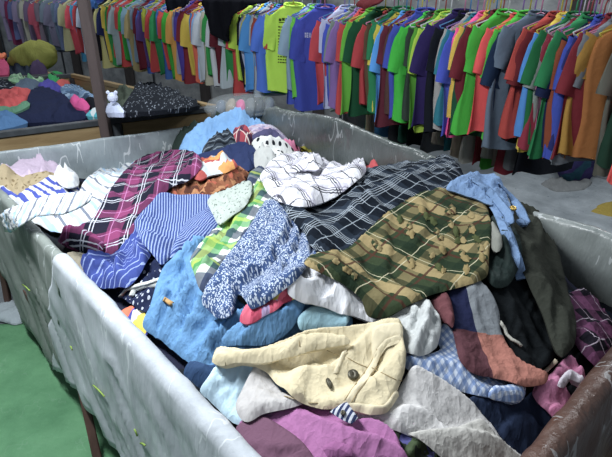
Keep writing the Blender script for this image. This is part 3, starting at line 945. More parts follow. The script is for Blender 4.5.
    if parent is None:
        me.transform(Matrix.Translation(-org))
        o = obj(name, me, mat); o.location = org
        tag(o, label, cat, group, kind)
    else:
        me.transform(Matrix.Translation(-Vector(parent.location)))
        o = obj(name, me, mat, parent)
        if plabel: o['label'] = plabel
    if record:
        ins = (heap.X > bw[:, 0].min()) & (heap.X < bw[:, 0].max()) & (heap.Y > bw[:, 1].min()) & (heap.Y < bw[:, 1].max())
        ids = np.argwhere(ins)
        if len(ids):
            g = np.stack([heap.X[ids[:, 0], ids[:, 1]], heap.Y[ids[:, 0], ids[:, 1]]], 1)
            m = inside(bw, g)
            ids = ids[m]; g = g[m]
            if len(g): heap.M[ids[:, 0], ids[:, 1]] = np.maximum(heap.M[ids[:, 0], ids[:, 1]], height(g))
    return o
def smooth_line(pts, step=4):
    P = np.array(pts, float); out = []
    for a, b in zip(P[:-1], P[1:]):
        m = max(1, int(np.linalg.norm(b - a) / step))
        out += [a + (b - a) * t / m for t in range(m)]
    return np.array(out + [P[-1]])
def on_heap(heap, x, y): return heap.hit(np.array([[x, y]], float), heap.M)[0]
def strip(heap, name, pts, wid, mat, parent=None, lift=.004, plabel=None, th=.5):
    """narrow flat band (strap, seam, placket) lying on the cloth along a pixel line"""
    W = heap.hit(smooth_line(pts, 3), heap.M)
    W[:, 2] += lift
    off = Vector(parent.location) if parent is not None else Vector((0, 0, 0))
    me = tube_mesh([Vector(p) - off for p in W], wid / 2, 8, True, flat=th)
    uvl = me.uv_layers.new(name='UVMap')
    for l, d in zip(me.loops, uvl.data):
        c = me.vertices[l.vertex_index].co; d.uv = (c.x, c.y)
    o = obj(name, me, mat, parent)
    if plabel: o['label'] = plabel
    return o

# main heap ------------------------------------------------------------
cB = [(*(A + (K - A) * s - nB * .05), .70) for s in (.5,)] + [(*(A + (K - A) * s - nB * .05), z) for s, z in ((.03, .90), (.12, .88), (.22, .80), (.35, .73))] + [(*(A + (K - A) * s - nB * .05), .80) for s in (.6,)] + [(*(A + (K - A) * s - nB * .02), .95) for s in (.78, .9)]
cR = [(*(K + (C - K) * s - nR * .05), z) for s, z in ((.08, .84), (.18, .80), (.28, .80), (.38, .82), (.48, .88), (.86, .74), (.95, .70))]
cR += [(*(K + (C - K) * s + nR * .12), z) for s, z in ((.6, 1.0), (.68, 1.0), (.76, .98))]
H1 = Heap(-2.15, 1.6, .3, 3.9, .012,
  [(5, 187, .96), (40, 165, .92), (20, 162, .91), (85, 172, .92), (60, 215, .94), (75, 232, .92), (110, 250, .90), (105, 275, .88), (150, 315, .87), (200, 375, .86), (240, 425, .86), (290, 450, .88),
   (190, 140, .92), (255, 117, 1.0), (220, 145, .98), (180, 157, .98), (130, 167, .97),
   (250, 170, 1.04), (300, 162, 1.06), (340, 182, 1.10), (400, 172, 1.12), (445, 160, 1.10), (480, 182, 1.06), (508, 197, 1.0), (530, 213, 1.05), (545, 230, 1.03), (552, 252, 1.0),
   (400, 215, 1.12), (430, 260, 1.08), (350, 270, 1.06), (300, 230, 1.08), (250, 240, 1.04), (200, 240, .98), (160, 240, .94), (220, 300, .97), (300, 310, 1.0), (300, 350, .95), (350, 370, .96),
   (400, 340, .99), (460, 310, 1.02), (500, 270, 1.03), (540, 290, .96), (590, 330, .86), (560, 390, .82), (500, 360, .92), (500, 420, .84), (430, 410, .90), (350, 430, .92)],
  cB + cR, lift=-.06)
# dark jumble filling the bin under the named garments
cen4 = (A + K + C + D) / 4
bx = np.array([p + (cen4 - p) / np.linalg.norm(cen4 - p) * .05 for p in (A, K, C, D)])
sub = 3
gx = H1.X[::sub, ::sub]; gy = H1.Y[::sub, ::sub]
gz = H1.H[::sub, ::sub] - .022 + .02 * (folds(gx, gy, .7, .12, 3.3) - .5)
ins_ = inside(bx, np.stack([gx.ravel(), gy.ravel()], 1)).reshape(gx.shape)
idm = -np.ones(gx.shape, int); V = []
for i in range(gx.shape[0]):
    for j in range(gx.shape[1]):
        if ins_[i, j]: idm[i, j] = len(V); V.append((gx[i, j], gy[i, j], min(gz[i, j], 1.2)))
Fm = []
for i in range(gx.shape[0] - 1):
    for j in range(gx.shape[1] - 1):
        q = (idm[i, j], idm[i + 1, j], idm[i + 1, j + 1], idm[i, j + 1])
        if min(q) >= 0: Fm.append(q)
me = mesh_from(V, Fm, 'heap')
uvl = me.uv_layers.new(name='UVMap')
for l, d in zip(me.loops, uvl.data):
    c = me.vertices[l.vertex_index].co; d.uv = (c.x, c.y)
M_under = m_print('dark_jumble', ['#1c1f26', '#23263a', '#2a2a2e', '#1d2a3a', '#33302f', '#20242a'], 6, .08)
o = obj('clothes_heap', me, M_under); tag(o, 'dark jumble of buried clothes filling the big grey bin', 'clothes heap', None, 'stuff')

# ------------------------------------------------------------------ the garments on the heap, bottom to top
G1 = 'clothes heaped in the big grey bin'
def g(name, pts, mat, label, cat, **kw): return cloth(H1, name, pts, mat, label, cat, group=G1, **kw)
def gp(parent, name, pts, mat, **kw): return cloth(H1, name, pts, mat, parent=parent, **kw)

dark_green = m_plain('dark_green_cloth', '#2b3833')
g('jacket', [(172,152),(177,136),(190,127),(214,121),(228,117),(238,116),(215,134),(200,150),(188,158)], dark_green, 'dark green jacket pressed against the far tarp wall', 'jacket')
# far corner
m = m_plain('lilac_cloth', '#b9a7bd')
g('blouse', [(-6,180),(6,171),(22,158),(31,159),(40,160),(52,158),(60,166),(66,176),(52,186),(25,186),(0,188)], m, 'pale lilac blouse in the far left corner of the bin', 'blouse', fold=((32,160),(30,178)))
t = m_speck('beige_print', '#9a8b6c', '#77674a', 45, .3)
g('blouse', [(-8,178),(0,174),(12,173),(22,178),(32,174),(45,172),(58,177),(64,186),(50,196),(35,204),(18,206),(2,196),(-8,192)], t, 'beige blouse with a faint print, in front of the lilac blouse', 'blouse', ridges=[(((10,180),(30,190),(45,185)), .03, .02)])
t = m_bands('navy_stripe', '#c2c6ce', [('u', .048, 0, .02, '#2b3f9c', 1)])
s1 = g('striped_tee', [(-3,188),(8,190),(20,197),(28,190),(37,184),(47,179),(60,178),(74,182),(80,190),(76,202),(62,212),(45,216),(30,211),(14,204)], t, 'white top with bold navy stripes under a crumpled white collar', 'top', uvdir=((30,200),(55,192)), warp=.03)
gp(s1, 'collar', [(54,176),(60,169),(72,170),(78,176),(79,186),(68,189),(60,186)], m_plain('white_cotton', '#ccd0d4'), bulge=.03, plabel='plain white collar')
# far side
m = m_plain('denim_pale', '#6aa0d4', wr=.7)
lining = m_print('lilac_flowers', ['#b8b4cc', '#a493b4', '#c9c6d6', '#8f86ac', '#c0a8bc'], 40)
q0 = g('quilt', [(178,158),(184,143),(194,133),(208,125),(226,117),(245,111),(266,111),(284,117),(295,130),(301,150),(294,158),(270,158),(230,154),(205,158)], m, 'light blue quilt arched at the back of the heap, with a flowered lilac lining', 'quilt', bulge=.03, fold=((190,150),(250,115)), ridges=[(((186,150),(200,133),(230,120),(262,114),(284,124),(297,144)), .05, .06)])
gp(q0, 'lining', [(232,140),(246,128),(260,124),(275,126),(286,136),(293,150),(280,156),(250,152),(236,148)], lining, bulge=.006, amp=.01, plabel='flowered lilac lining')
gp(q0, 'trim', [(284,140),(290,142),(300,148),(300,152),(290,152),(282,146)], m_plain('pink_trim', '#cf6f97'), bulge=.012, ew=.015, plabel='pink trim')
t = m_bands('dark_roll', '#3c4652', [('v', .03, 0, .01, '#20262e', 1), ('v', .03, .5, .004, '#7a8690', 1)])
g('scarf', [(202,154),(207,143),(222,137),(238,136),(244,146),(232,152),(214,157)], t, 'dark rolled scarf with thin grey stripes under the blue quilt', 'scarf', bulge=.035, uvdir=((205,152),(238,140)))
t = m_bands('red_tartan', '#a82c40', [('u', .06, 0, .02, '#24304a', .7), ('v', .06, 0, .02, '#24304a', .7), ('u', .06, .6, .005, '#d8d0c8', 1), ('v', .06, .6, .005, '#d8d0c8', 1)])
g('scarf', [(233,132),(240,128),(248,129),(253,135),(251,145),(243,148),(236,143)], t, 'small red tartan scarf end poking out under the blue quilt', 'scarf', bulge=.03)
g('scarf', [(252,136),(262,131),(275,131),(280,137),(268,142),(255,143)], m_plain('grape_cloth', '#4c4a72'), 'crumpled dark violet scarf inside the arch of the quilt', 'scarf', bulge=.03, lam=.05)
t = m_speck('polka', '#dcdedc', '#22252e', 26, .23, .0)
g('polka_blouse', [(252,148),(254,140),(266,137),(281,140),(292,150),(298,160),(284,168),(262,168)], t, 'white blouse with black polka dots below the quilt', 'blouse', bulge=.03, warp=.0)
g('t_shirt', [(196,158),(203,153),(215,151),(228,147),(240,142),(250,146),(257,152),(259,162),(248,172),(230,172),(212,166)], m_plain('navy_jersey', '#22315c'), 'dark navy t-shirt crumpled in front of the blue quilt', 't-shirt', bulge=.03)
g('blouse', [(254,156),(258,149),(266,150),(276,156),(276,166),(262,172),(255,168)], m_plain('grey_white', '#b7bab8'), 'greyish white blouse scrap beside the polka dot blouse', 'blouse', bulge=.03, lam=.04)
t = m_print('orange_paisley', ['#8c5230', '#6c3a24', '#a87244', '#7c4628', '#a84c2c', '#543024'], 46, .03)
sc = g('scarf', [(146,208),(152,198),(166,186),(182,182),(200,174),(222,166),(240,168),(249,174),(243,183),(225,190),(205,198),(180,202),(160,210)], t, 'orange and brown paisley scarf lying between plaid and pinstriped shirts', 'scarf', bulge=.025, fold=((160,200),(240,172)))
t2 = m_print('orange_blocks', ['#cf8a34', '#b8c0c6', '#a83c34', '#e0dcd4', '#c0603c'], 13, .02)
gp(sc, 'scarf_end', [(192,177),(196,166),(205,159),(220,158),(232,160),(238,168),(228,173),(210,176),(200,181)], t2, bulge=.02, plabel='scarf end with large orange and white patches')
g('cushion_cover', [(300,148),(304,140),(312,137),(320,140),(322,148),(314,154),(304,154)], m_plain('mustard', '#9a9428'), 'mustard yellow cushion cover at the foot of the silver tarp', 'cushion cover', bulge=.03)
g('vest', [(362,176),(358,166),(346,158),(352,156),(370,160),(380,168),(378,178)], m_plain('red_vest', '#b8343c'), 'red vest mostly hidden behind the white checked shirt', 'vest')
# left middle
white_blue = m_bands('white_blue_stripe', '#c6cacd', [('u', .09, 0, .012, '#6c7484', 1), ('u', .09, .5, .018, '#8fb8dc', .9)])
s4 = g('striped_shirt', [(14,214),(22,205),(36,209),(50,214),(66,206),(78,194),(84,182),(98,170),(116,160),(132,158),(140,164),(128,182),(112,202),(102,218),(92,228),(72,234),(52,232),(36,224),(22,222)], white_blue, 'white shirt with pale blue and grey stripes, one sleeve over the rim', 'shirt', uvdir=((60,225),(85,215)), fold=((60,225),(120,165)), warp=.02, bulge=.03, amp=.015)
mag = m_bands('magenta_tartan', '#1f2030', [('u', .15, .0, .06, '#d83c98', .16), ('v', .15, .0, .06, '#d83c98', .16), ('u', .15, .14, .004, '#b8bcc8', 1), ('u', .15, .22, .004, '#b8bcc8', .9), ('v', .15, .14, .004, '#b8bcc8', 1), ('v', .15, .22, .004, '#b8bcc8', .9), ('u', .15, .72, .004, '#b06aa0', .8), ('v', .15, .72, .004, '#b06aa0', .8)])
s5 = g('flannel_shirt', [(58,242),(64,233),(76,228),(90,222),(100,206),(110,190),(124,172),(140,158),(160,152),(184,150),(198,155),(202,166),(190,180),(172,187),(162,198),(154,214),(146,236),(124,250),(100,258),(76,252)], mag, 'magenta, black and white checked flannel shirt', 'shirt', uvdir=((90,220),(140,162)), fold=((80,245),(170,155)), bulge=.04, amp=.014, warp=.016, lam=.12)
gp(s5, 'sleeve', [(60,241),(66,233),(80,231),(94,236),(104,244),(100,254),(80,252)], mag, bulge=.03, uvdir=((60,240),(100,246)))
pin = m_bands('pinstripe', '#203c80', [('u', .0105, 0, .004, '#9cb0d8', .7)])
dpin = m_bands('dark_pinstripe', '#243c8c', [('u', .03, 0, .005, '#8fa4d8', .8)])
navydot = m_speck('navy_dots', '#1c2544', '#b4bccc', 52, .26, .35)
g('sweater', [(66,258),(72,252),(90,256),(100,262),(90,272),(80,270)], m_plain('beige_knit', '#a89f8a'), 'beige sweater edge tucked behind the pale tarp rim', 'sweater')
g('scarf', [(119,316),(124,309),(136,306),(150,310),(152,326),(146,336),(134,330)], m_print('bright_scarf', ['#e0591f', '#e8d02c', '#2a3a9c', '#d9dcd8', '#e8481c'], 16, .02), 'bright scarf of orange, yellow and blue by the tarp rim', 'scarf', bulge=.02)
s29 = g('dotted_blouse', [(120,294),(128,276),(140,256),(152,250),(168,258),(176,272),(168,292),(164,312),(150,316),(132,306)], navydot, 'navy blouse with tiny white dots and pale tie ribbons', 'blouse')
cream = m_plain('cream_ribbon', '#c9ceca')
strip(H1, 'ribbon', [(121,298),(126,292),(136,288),(148,285),(160,281),(166,276)], .022, cream, s29, .008, 'pale tie ribbon')
strip(H1, 'ribbon', [(132,298),(135,291),(144,288),(156,287),(164,284)], .020, cream, s29, .009, 'pale tie ribbon')
s28 = g('striped_trousers', [(81,266),(88,258),(100,253),(112,256),(122,247),(134,232),(146,222),(156,240),(148,262),(138,278),(126,290),(108,291),(92,284)], dpin, 'dark blue striped trousers crumpled against the tarp rim', 'trousers', uvdir=((100,270),(104,280)), bulge=.045, lam=.06, ridges=[(((88,262),(110,275),(122,288)), .03, .03)])
s27 = g('pinstripe_shirt', [(134,224),(140,214),(150,204),(160,193),(180,195),(200,194),(214,197),(220,210),(224,222),(207,236),(188,248),(170,259),(161,265),(152,254),(142,242)], pin, 'blue and white pinstriped shirt folded on the left of the heap', 'shirt', uvdir=((150,225),(186,228)), bulge=.03, amp=.006, warp=.0)
gp(s27, 'sleeve', [(170,258),(176,240),(186,222),(200,212),(216,206),(224,222),(207,238),(186,250)], pin, bulge=.02, amp=.006, uvdir=((180,235),(206,244)), warp=.0)
# light blue shirt
lb = m_plain('sky_cotton', '#5189ba', wr=.7)
s30 = g('blue_shirt', [(143,328),(150,308),(158,282),(172,264),(190,250),(212,250),(226,290),(246,306),(268,308),(290,298),(312,300),(332,306),(352,318),(346,334),(300,340),(270,352),(244,353),(228,350),(224,368),(210,375),(192,366),(166,346)], lb, 'sky blue cotton shirt spread below the green checked shirt', 'shirt', bulge=.03, amp=.040, lam=.075, fold=((165,330),(210,290)))
gp(s30, 'sleeve', [(222,344),(240,328),(262,322),(284,312),(294,302),(306,304),(300,322),(288,338),(268,349),(242,352),(228,351)], lb, bulge=.035, amp=.026, fold=((230,345),(295,310)), ridges=[(((232,345),(265,335),(298,312)), .045, .03)])
gp(s30, 'cuff', [(298,318),(312,306),(332,308),(350,320),(340,330),(312,330),(300,330)], m_plain('aqua_cotton', '#8fb9c8'), bulge=.02, plabel='paler turned-back cuff')
strip(H1, 'toggle', [(164,301),(172,306)], .016, m_plain('toggle_wood', '#b48a4c'), s30, .008, 'small tan toggle', .8)
g('flowered_skirt', [(240,324),(244,311),(262,304),(280,296),(300,289),(302,296),(286,305),(264,318),(250,326)], m_print('pink_flowers', ['#c8245c', '#e0486c', '#b01c48', '#d8c23c', '#b49ac8', '#c82858'], 46, .02), 'bright pink flowered skirt between the speckled and sky blue shirts', 'skirt', bulge=.02)
# green check shirt
grn = m_bands('green_check', '#d3dacf', [('u', .17, 0, .057, '#2f8a3c', .8), ('v', .20, 0, .067, '#2f8a3c', .8), ('u', .17, .5, .057, '#1c2c50', .8), ('v', .20, .5, .067, '#1c2c50', .8), ('u', .17, .85, .024, '#b8c840', .5), ('v', .20, .85, .03, '#b8c840', .4)], .4)
s25 = g('checked_shirt', [(190,260),(196,250),(206,238),(226,220),(246,206),(246,188),(250,172),(264,168),(272,186),(276,206),(268,228),(250,246),(230,268),(212,294),(200,290),(194,274)], grn, 'green, navy and white checked shirt', 'shirt', uvdir=((200,270),(250,220)), bulge=.03, amp=.016, fold=((200,275),(262,205)), warp=.005)
t = m_speck('mint_dots', '#a9b4ad', '#5c6c64', 70, .24)
g('spotted_blouse', [(207,203),(212,196),(224,191),(238,187),(250,181),(252,192),(246,206),(232,217),(219,225),(213,215)], t, 'pale mint blouse with tiny dots beside the green checked shirt', 'blouse', bulge=.03, amp=.016, lam=.05)
# right front under-layers
g('black_skirt', [(428,382),(436,372),(456,384),(480,392),(500,400),(520,412),(500,420),(478,412),(452,400)], m_plain('black_navy', '#1a2030'), 'black skirt glimpsed between the blue gingham shirt and the grey trousers', 'skirt')
m_floral = m_print('violet_flowers', ['#2c3034', '#3a4038', '#5a4ca0', '#48604c', '#7c6cc0', '#26282e'], 55)
g('flowered_dress', [(402,362),(410,354),(426,354),(434,372),(426,382),(410,374)], m_floral, 'dark dress with violet flowers peeping out beside the cream jacket', 'dress')
g('flowered_dress', [(384,424),(396,426),(412,430),(424,440),(440,462),(430,480),(398,480),(394,445)], m_print('green_flowers', ['#2f352e', '#39412f', '#4a4a88', '#4c5c40', '#272c2a', '#30382e'], 40), 'dark olive flowered dress between the mauve shirt and the grey trousers', 'dress')
g('navy_trousers', [(466,404),(480,398),(500,399),(520,400),(536,394),(550,408),(562,424),(566,440),(540,465),(520,470),(500,450),(486,428)], m_plain('navy_twill', '#24324e'), 'navy blue trousers beside the brown end of the bin', 'trousers', bulge=.035, amp=.02)
# pink and black items at the right
g('black_sweater', [(560,350),(575,342),(592,354),(607,368),(610,380),(598,396),(582,418),(566,400),(556,375)], m_plain('black_knit', '#15171b'), 'black sweater next to the brown bin end', 'sweater', bulge=.02)
pk = m_plain('pink_poplin', '#c4749c')
s41 = g('pink_blouse', [(532,396),(538,384),(550,376),(556,368),(566,360),(576,363),(586,384),(578,384),(566,376),(560,386),(568,396),(580,411),(572,422),(562,428),(548,414)], pk, 'pink blouse with a white collar beside the brown bin end', 'blouse', bulge=.025)
gp(s41, 'collar', [(557,386),(562,376),(570,370),(578,374),(587,385),(576,383),(568,380),(564,388)], m_plain('white_collar', '#d4ccd8'), bulge=.01, plabel='white collar')
gp(s41, 'cuff', [(548,412),(554,404),(566,408),(578,409),(572,422),(562,428)], m_bands('pink_band', '#bc6c94', [('u', .02, 0, .006, '#a85880', 1)]), bulge=.012)
ppl = m_bands('pink_tartan', '#1f1c26', [('u', .10, 0, .045, '#b4609c', .2), ('v', .10, 0, .045, '#b4609c', .2), ('u', .10, .2, .003, '#b8a8b8', .8), ('v', .10, .2, .003, '#b8a8b8', .8)])
s43 = g('plaid_shirt', [(564,302),(570,293),(580,291),(592,299),(604,312),(616,328),(624,350),(620,378),(606,378),(596,368),(582,354),(572,340),(566,322)], ppl, 'pink, purple and black plaid shirt against the right tarp wall', 'shirt', uvdir=((575,300),(595,330)), bulge=.04, amp=.014, lam=.1)
# blue gingham, colour block top, dark right side
gin = m_bands('blue_gingham', '#c6d2e4', [('u', .016, 0, .008, '#4a74b4', .6), ('v', .016, 0, .008, '#4a74b4', .6)])
s21 = g('gingham_shirt', [(400,362),(412,357),(428,356),(440,350),(436,338),(446,322),(458,340),(472,362),(492,372),(508,376),(524,380),(525,396),(516,405),(500,400),(480,397),(455,390),(430,380),(410,372)], gin, 'pale blue gingham shirt below the colour block blouse', 'shirt', bulge=.03, amp=.014, lam=.07, warp=.006)
gp(s21, 'cuff', [(488,398),(492,388),(506,386),(522,386),(524,397),(515,404),(500,402)], gin, bulge=.015)
s19 = g('black_trousers', [(452,292),(470,280),(486,272),(490,250),(497,226),(512,232),(524,262),(534,290),(548,325),(556,352),(544,368),(526,370),(508,358),(494,330),(480,306)], m_plain('black_cotton', '#191d20'), 'black trousers hanging down the right side of the heap', 'trousers', bulge=.03, fold=((500,260),(535,350)), amp=.02)
s18 = g('olive_coat', [(500,214),(510,204),(524,204),(540,213),(550,228),(556,248),(564,275),(570,300),(576,322),(574,346),(562,358),(552,345),(542,315),(528,285),(518,262),(508,238)], m_plain('dark_olive', '#3a3d36'), 'dark olive coat flopping down over the right tarp wall', 'coat', bulge=.045, fold=((535,220),(560,340)), amp=.02, lam=.1)
g('satin_blouse', [(482,268),(486,244),(488,222),(498,220),(514,228),(522,250),(518,270),(508,286),(492,288)], m_plain('dark_teal_satin', '#2a3634', .5), 'dark teal satin blouse under the denim straps', 'blouse', bulge=.03, amp=.028, lam=.06)
g('sock', [(488,226),(494,224),(500,234),(502,248),(496,254),(490,246)], m_plain('grey_sock', '#8a8c84'), 'small grey sock between the green plaid shirt and the teal blouse', 'sock', bulge=.012)
blk = m_blocks('colour_blocks', [['#5c363e', '#ac6a5a', '#7c4436'], ['#1c2244', '#80868c', '#80868c'], ['#787e84', '#c8c6c0', '#c8c6c0']], [0., .16], [0., .21])
s20 = g('colour_block_blouse', [(444,292),(456,286),(470,280),(480,281),(492,294),(499,312),(501,332),(511,351),(522,362),(536,369),(548,374),(545,384),(526,387),(502,380),(474,374),(460,362),(454,338),(448,312)], blk, 'blouse of large navy, grey, salmon and maroon blocks', 'blouse', uvdir=((476,338),(510,340)), uvo=(476,338), bulge=.03, warp=.004, amp=.010, fold=((470,290),(480,370)))
strip(H1, 'piping', [(545,373),(552,366),(556,362)], .012, m_plain('ivory_pipe', '#b8ac94'), s20, .006, 'ivory piping at the hem')
g('maroon_blouse', [(426,306),(436,297),(448,296),(454,318),(452,330),(442,322),(434,312)], m_plain('maroon_jersey', '#6c3c42'), 'maroon top peeking between the white bag and the colour block blouse', 'top', bulge=.02)
strip(H1, 'white_strap', [(500,326),(504,332),(506,338),(511,343),(517,346),(521,350)], .018, m_plain('ivory_strap', '#b4b2a8'), None, .012)
o = bpy.data.objects['white_strap']; tag(o, 'short ivory strap lying on the black trousers', 'strap', G1)
# white things in the middle
s23 = g('white_t_shirt', [(288,296),(290,278),(300,270),(316,266),(336,268),(352,280),(372,300),(402,304),(412,312),(404,326),(384,328),(350,318),(322,308),(302,304)], m_plain('white_jersey', '#e6e8ee'), 'plain white t-shirt under the green plaid shirt', 't-shirt', bulge=.03)
s22 = g('white_bag', [(378,320),(394,312),(410,304),(424,300),(436,312),(441,328),(436,350),(420,357),(406,354),(400,336),(388,328)], m_plain('white_plastic', '#c2c6c6', .4), 'crinkled whitish cloth bag beside the cream jacket', 'bag', bulge=.035, amp=.03, lam=.05, fold=((420,305),(415,350)))
# top layer: speckled shirt, white check, navy check, green plaid, denim straps
spk = m_speck('speckle', '#304c7c', '#bcc8d8', 215, .43, .95)
s24 = g('speckled_shirt', [(262,206),(272,202),(285,204),(296,213),(308,226),(320,238),(325,250),(310,263),(298,279),(277,296),(253,311),(245,302),(237,299),(230,317),(216,319),(203,307),(205,291),(226,260),(248,231)], spk, 'dark blue shirt with a dense white speckle print', 'shirt', bulge=.035, fold=((275,210),(225,310)), amp=.024, ridges=[(((285,210),(262,260),(245,300)), .03, .025), (((270,215),(235,265),(215,305)), .035, .025), (((292,228),(300,262)), .02, -.012)])
nav = m_bands('navy_windowpane', '#131a24', [('u', 0.14, 0, .0032, '#a4b0bc', .75), ('u', 0.14, 0.06, .0032, '#a4b0bc', .75), ('u', 0.14, 0.12, .0032, '#a4b0bc', .75), ('u', 0.14, 0.18, .0032, '#a4b0bc', .75), ('u', 0.14, 0.5, .0032, '#a4b0bc', .75), ('v', 0.16, 0, .0032, '#a4b0bc', .75), ('v', 0.16, 0.06, .0032, '#a4b0bc', .75), ('v', 0.16, 0.12, .0032, '#a4b0bc', .75), ('v', 0.16, 0.18, .0032, '#a4b0bc', .75), ('v', 0.16, 0.5, .0032, '#a4b0bc', .75), ('u', .14, .0, .03, '#3c4c60', .2), ('v', .16, .0, .03, '#3c4c60', .2)])
s15 = g('navy_shirt', [(282,206),(296,196),(318,196),(340,186),(362,172),(372,168),(398,164),(422,158),(441,154),(454,160),(464,176),(466,190),(448,196),(424,198),(404,206),(384,222),(366,240),(348,256),(328,256),(310,246),(300,230)], nav, 'navy shirt with fine white windowpane lines across the top of the heap', 'shirt', uvdir=((320,230),(440,170)), fold=((310,235),(440,165)), bulge=.04, amp=.017, lam=.12, ridges=[(((310,238),(350,212),(400,190),(448,180)), .05, .03)])
wch = m_bands('white_windowpane', '#e2e2ea', [('u', .16, 0, .006, '#2c2c3c', .9), ('u', .16, 0.07, .006, '#2c2c3c', .9), ('u', .16, 0.14, .006, '#2c2c3c', .9), ('u', .16, 0.6, .006, '#2c2c3c', .9), ('v', .16, 0, .006, '#2c2c3c', .9), ('v', .16, 0.07, .006, '#2c2c3c', .9), ('v', .16, 0.14, .006, '#2c2c3c', .9), ('v', .16, 0.6, .006, '#2c2c3c', .9), ('u', .16, 0, .026, '#b8b4cc', .4), ('v', .16, 0, .026, '#b8b4cc', .4)])
s14 = g('white_checked_shirt', [(260,180),(264,170),(272,161),(286,156),(300,153),(314,155),(326,161),(340,152),(346,158),(362,159),(366,172),(352,186),(336,197),(318,205),(300,207),(284,204),(268,194)], wch, 'white shirt with black windowpane checks on top of the heap', 'shirt', uvdir=((275,185),(350,172)), fold=((275,195),(350,165)), bulge=.05, amp=.018, lam=.12, warp=.016, ridges=[(((268,186),(290,164),(320,166)), .05, .03)])
gp(s14, 'collar', [(290,172),(296,161),(308,157),(324,160),(318,170),(304,172)], wch, bulge=.018, uvdir=((292,168),(322,162)))
gre = m_bands('green_plaid', '#33402a', [('u', .16, 0, .045, '#a08c5c', .85), ('v', .17, 0, .04, '#a08c5c', .45), ('u', .16, .14, .008, '#4c2f22', .9), ('v', .17, .12, .008, '#4c2f22', .9), ('u', .16, .55, .03, '#1c2c20', .7), ('v', .17, .55, .03, '#1c2c20', .6), ('u', .16, .64, .0025, '#c8c09c', .8), ('v', .17, .64, .003, '#c8c09c', .8)])
s16 = g('green_plaid_shirt', [(304,264),(312,256),(328,253),(346,250),(366,232),(386,214),(406,201),(426,192),(450,190),(474,194),(486,204),(491,225),(489,255),(486,278),(462,287),(432,295),(406,307),(386,318),(368,317),(361,300),(346,287),(326,276)], gre, 'olive green and tan plaid shirt with ruffles, largest on the heap', 'shirt', uvdir=((390,300),(440,260)), bulge=.04, amp=.008, lam=.1, fold=((430,200),(440,285)), warp=.012)
tanr = m_plain('frayed_tan', '#8c7a4c')
olr = m_plain('frayed_olive', '#4a5230')
rr_ = random.Random(11)
for (x0, y0, x1, y1, n_) in ((398,216,418,240,4),(424,206,444,250,6),(448,204,470,270,9),(470,214,482,262,6),(336,262,356,282,4),(404,252,420,272,2),(432,252,444,276,3),(372,240,384,252,2)):
    for i in range(n_):
        t_ = (i + .5) / n_
        x = x0 + (x1 - x0) * t_ + rr_.uniform(-4, 4); y = y0 + (y1 - y0) * t_ + rr_.uniform(-4, 4); a = rr_.uniform(.2, 1.5); L = rr_.uniform(7, 13)
        ca, sa = math.cos(a), math.sin(a)
        pts = []
        for k_ in range(12):
            th = 6.283 * k_ / 12; rad = (1 if k_ % 2 else .82) * rr_.uniform(.8, 1.1)
            u_, v_ = L / 2 * rad * math.cos(th), 3.6 * rad * math.sin(th)
            pts.append((x + u_ * ca - v_ * sa, y + u_ * sa + v_ * ca))
        gp(s16, 'ruffle', pts, (tanr, olr, gre)[rr_.randrange(3)], bulge=.004, ew=.01, amp=.009, lam=.02, step=1.8, record=False, skirt=.008, tight=True, uvdir=((x, y), (x + 10, y + 6)))
den = m_plain('washed_denim', '#7093c0', wr=.9)
s17 = g('denim_dungarees', [(446,190),(452,182),(462,177),(474,173),(486,176),(496,176),(503,186),(508,200),(514,214),(508,218),(500,214),(494,208),(480,202),(464,196)], den, 'light blue denim dungarees with long straps flung over the right side', 'dungarees', bulge=.03, amp=.022, lam=.06)
st1 = strip(H1, 'strap', [(498,184),(506,192),(514,202),(520,212),(525,224),(522,228),(517,222)], .034, den, s17, .006, 'denim shoulder strap', .2)
strip(H1, 'strap', [(492,206),(498,214),(504,228),(510,244),(516,262),(521,281)], .036, den, s17, .006, 'long denim strap hanging down', .2)
strip(H1, 'strap', [(470,180),(480,186),(492,196),(500,206),(508,216),(510,226)], .03, den, s17, .006, 'denim shoulder strap', .2)
bp = on_heap(H1, 513, 212)
def button(heap, x, y, r, mat, parent, h=.006, lab=None, lift=.003, under=None):
    p = on_heap(heap, x, y); off = Vector(parent.location)
    me = tube_mesh([Vector((0, 0, 0)), Vector((0, 0, h * .7)), Vector((0, 0, h)), Vector((0, 0, h * .8))], [r, r, r * .8, r * .4], 12)
    o = obj('button', me, mat, under or parent, Vector(p) - off + Vector((0, 0, lift)))
    o.rotation_euler = (.35, 0, 0)
    if lab: o['label'] = lab
    return o
button(H1, 512, 213, .012, m_hard('brass', '#9c8444', '#b89c58', 5, .35, metal=.8), s17, lab='brass buckle', lift=.016, under=st1)
# cream jacket and the front row
pale = m_plain('pale_blue_cotton', '#b4d2e2')
g('jeans', [(184,376),(190,362),(206,366),(220,366),(216,384),(204,392)], m_plain('indigo_denim', '#27456c'), 'indigo jeans showing in the gap beside the pale tarp rim', 'jeans', bulge=.012)
s35 = g('pale_blue_shirt', [(200,392),(210,376),(222,362),(250,362),(262,364),(256,378),(248,396),(248,424),(234,424),(216,408)], pale, 'pale blue shirt crumpled at the left of the cream jacket', 'shirt', bulge=.04, fold=((245,370),(225,415)), lam=.06, amp=.024)
s38 = g('grey_trousers', [(352,416),(380,408),(398,390),(410,370),(418,367),(442,380),(470,400),(486,416),(502,440),(524,460),(524,485),(478,485),(446,458),(422,436),(400,432),(376,426)], m_plain('pale_grey_twill', '#d2d0cf'), 'pale grey trousers stretched out under the cream jacket', 'trousers', bulge=.035, fold=((390,415),(480,440)), amp=.014, lam=.1, ridges=[(((412,434),(450,430),(482,420)), .02, -.02)])
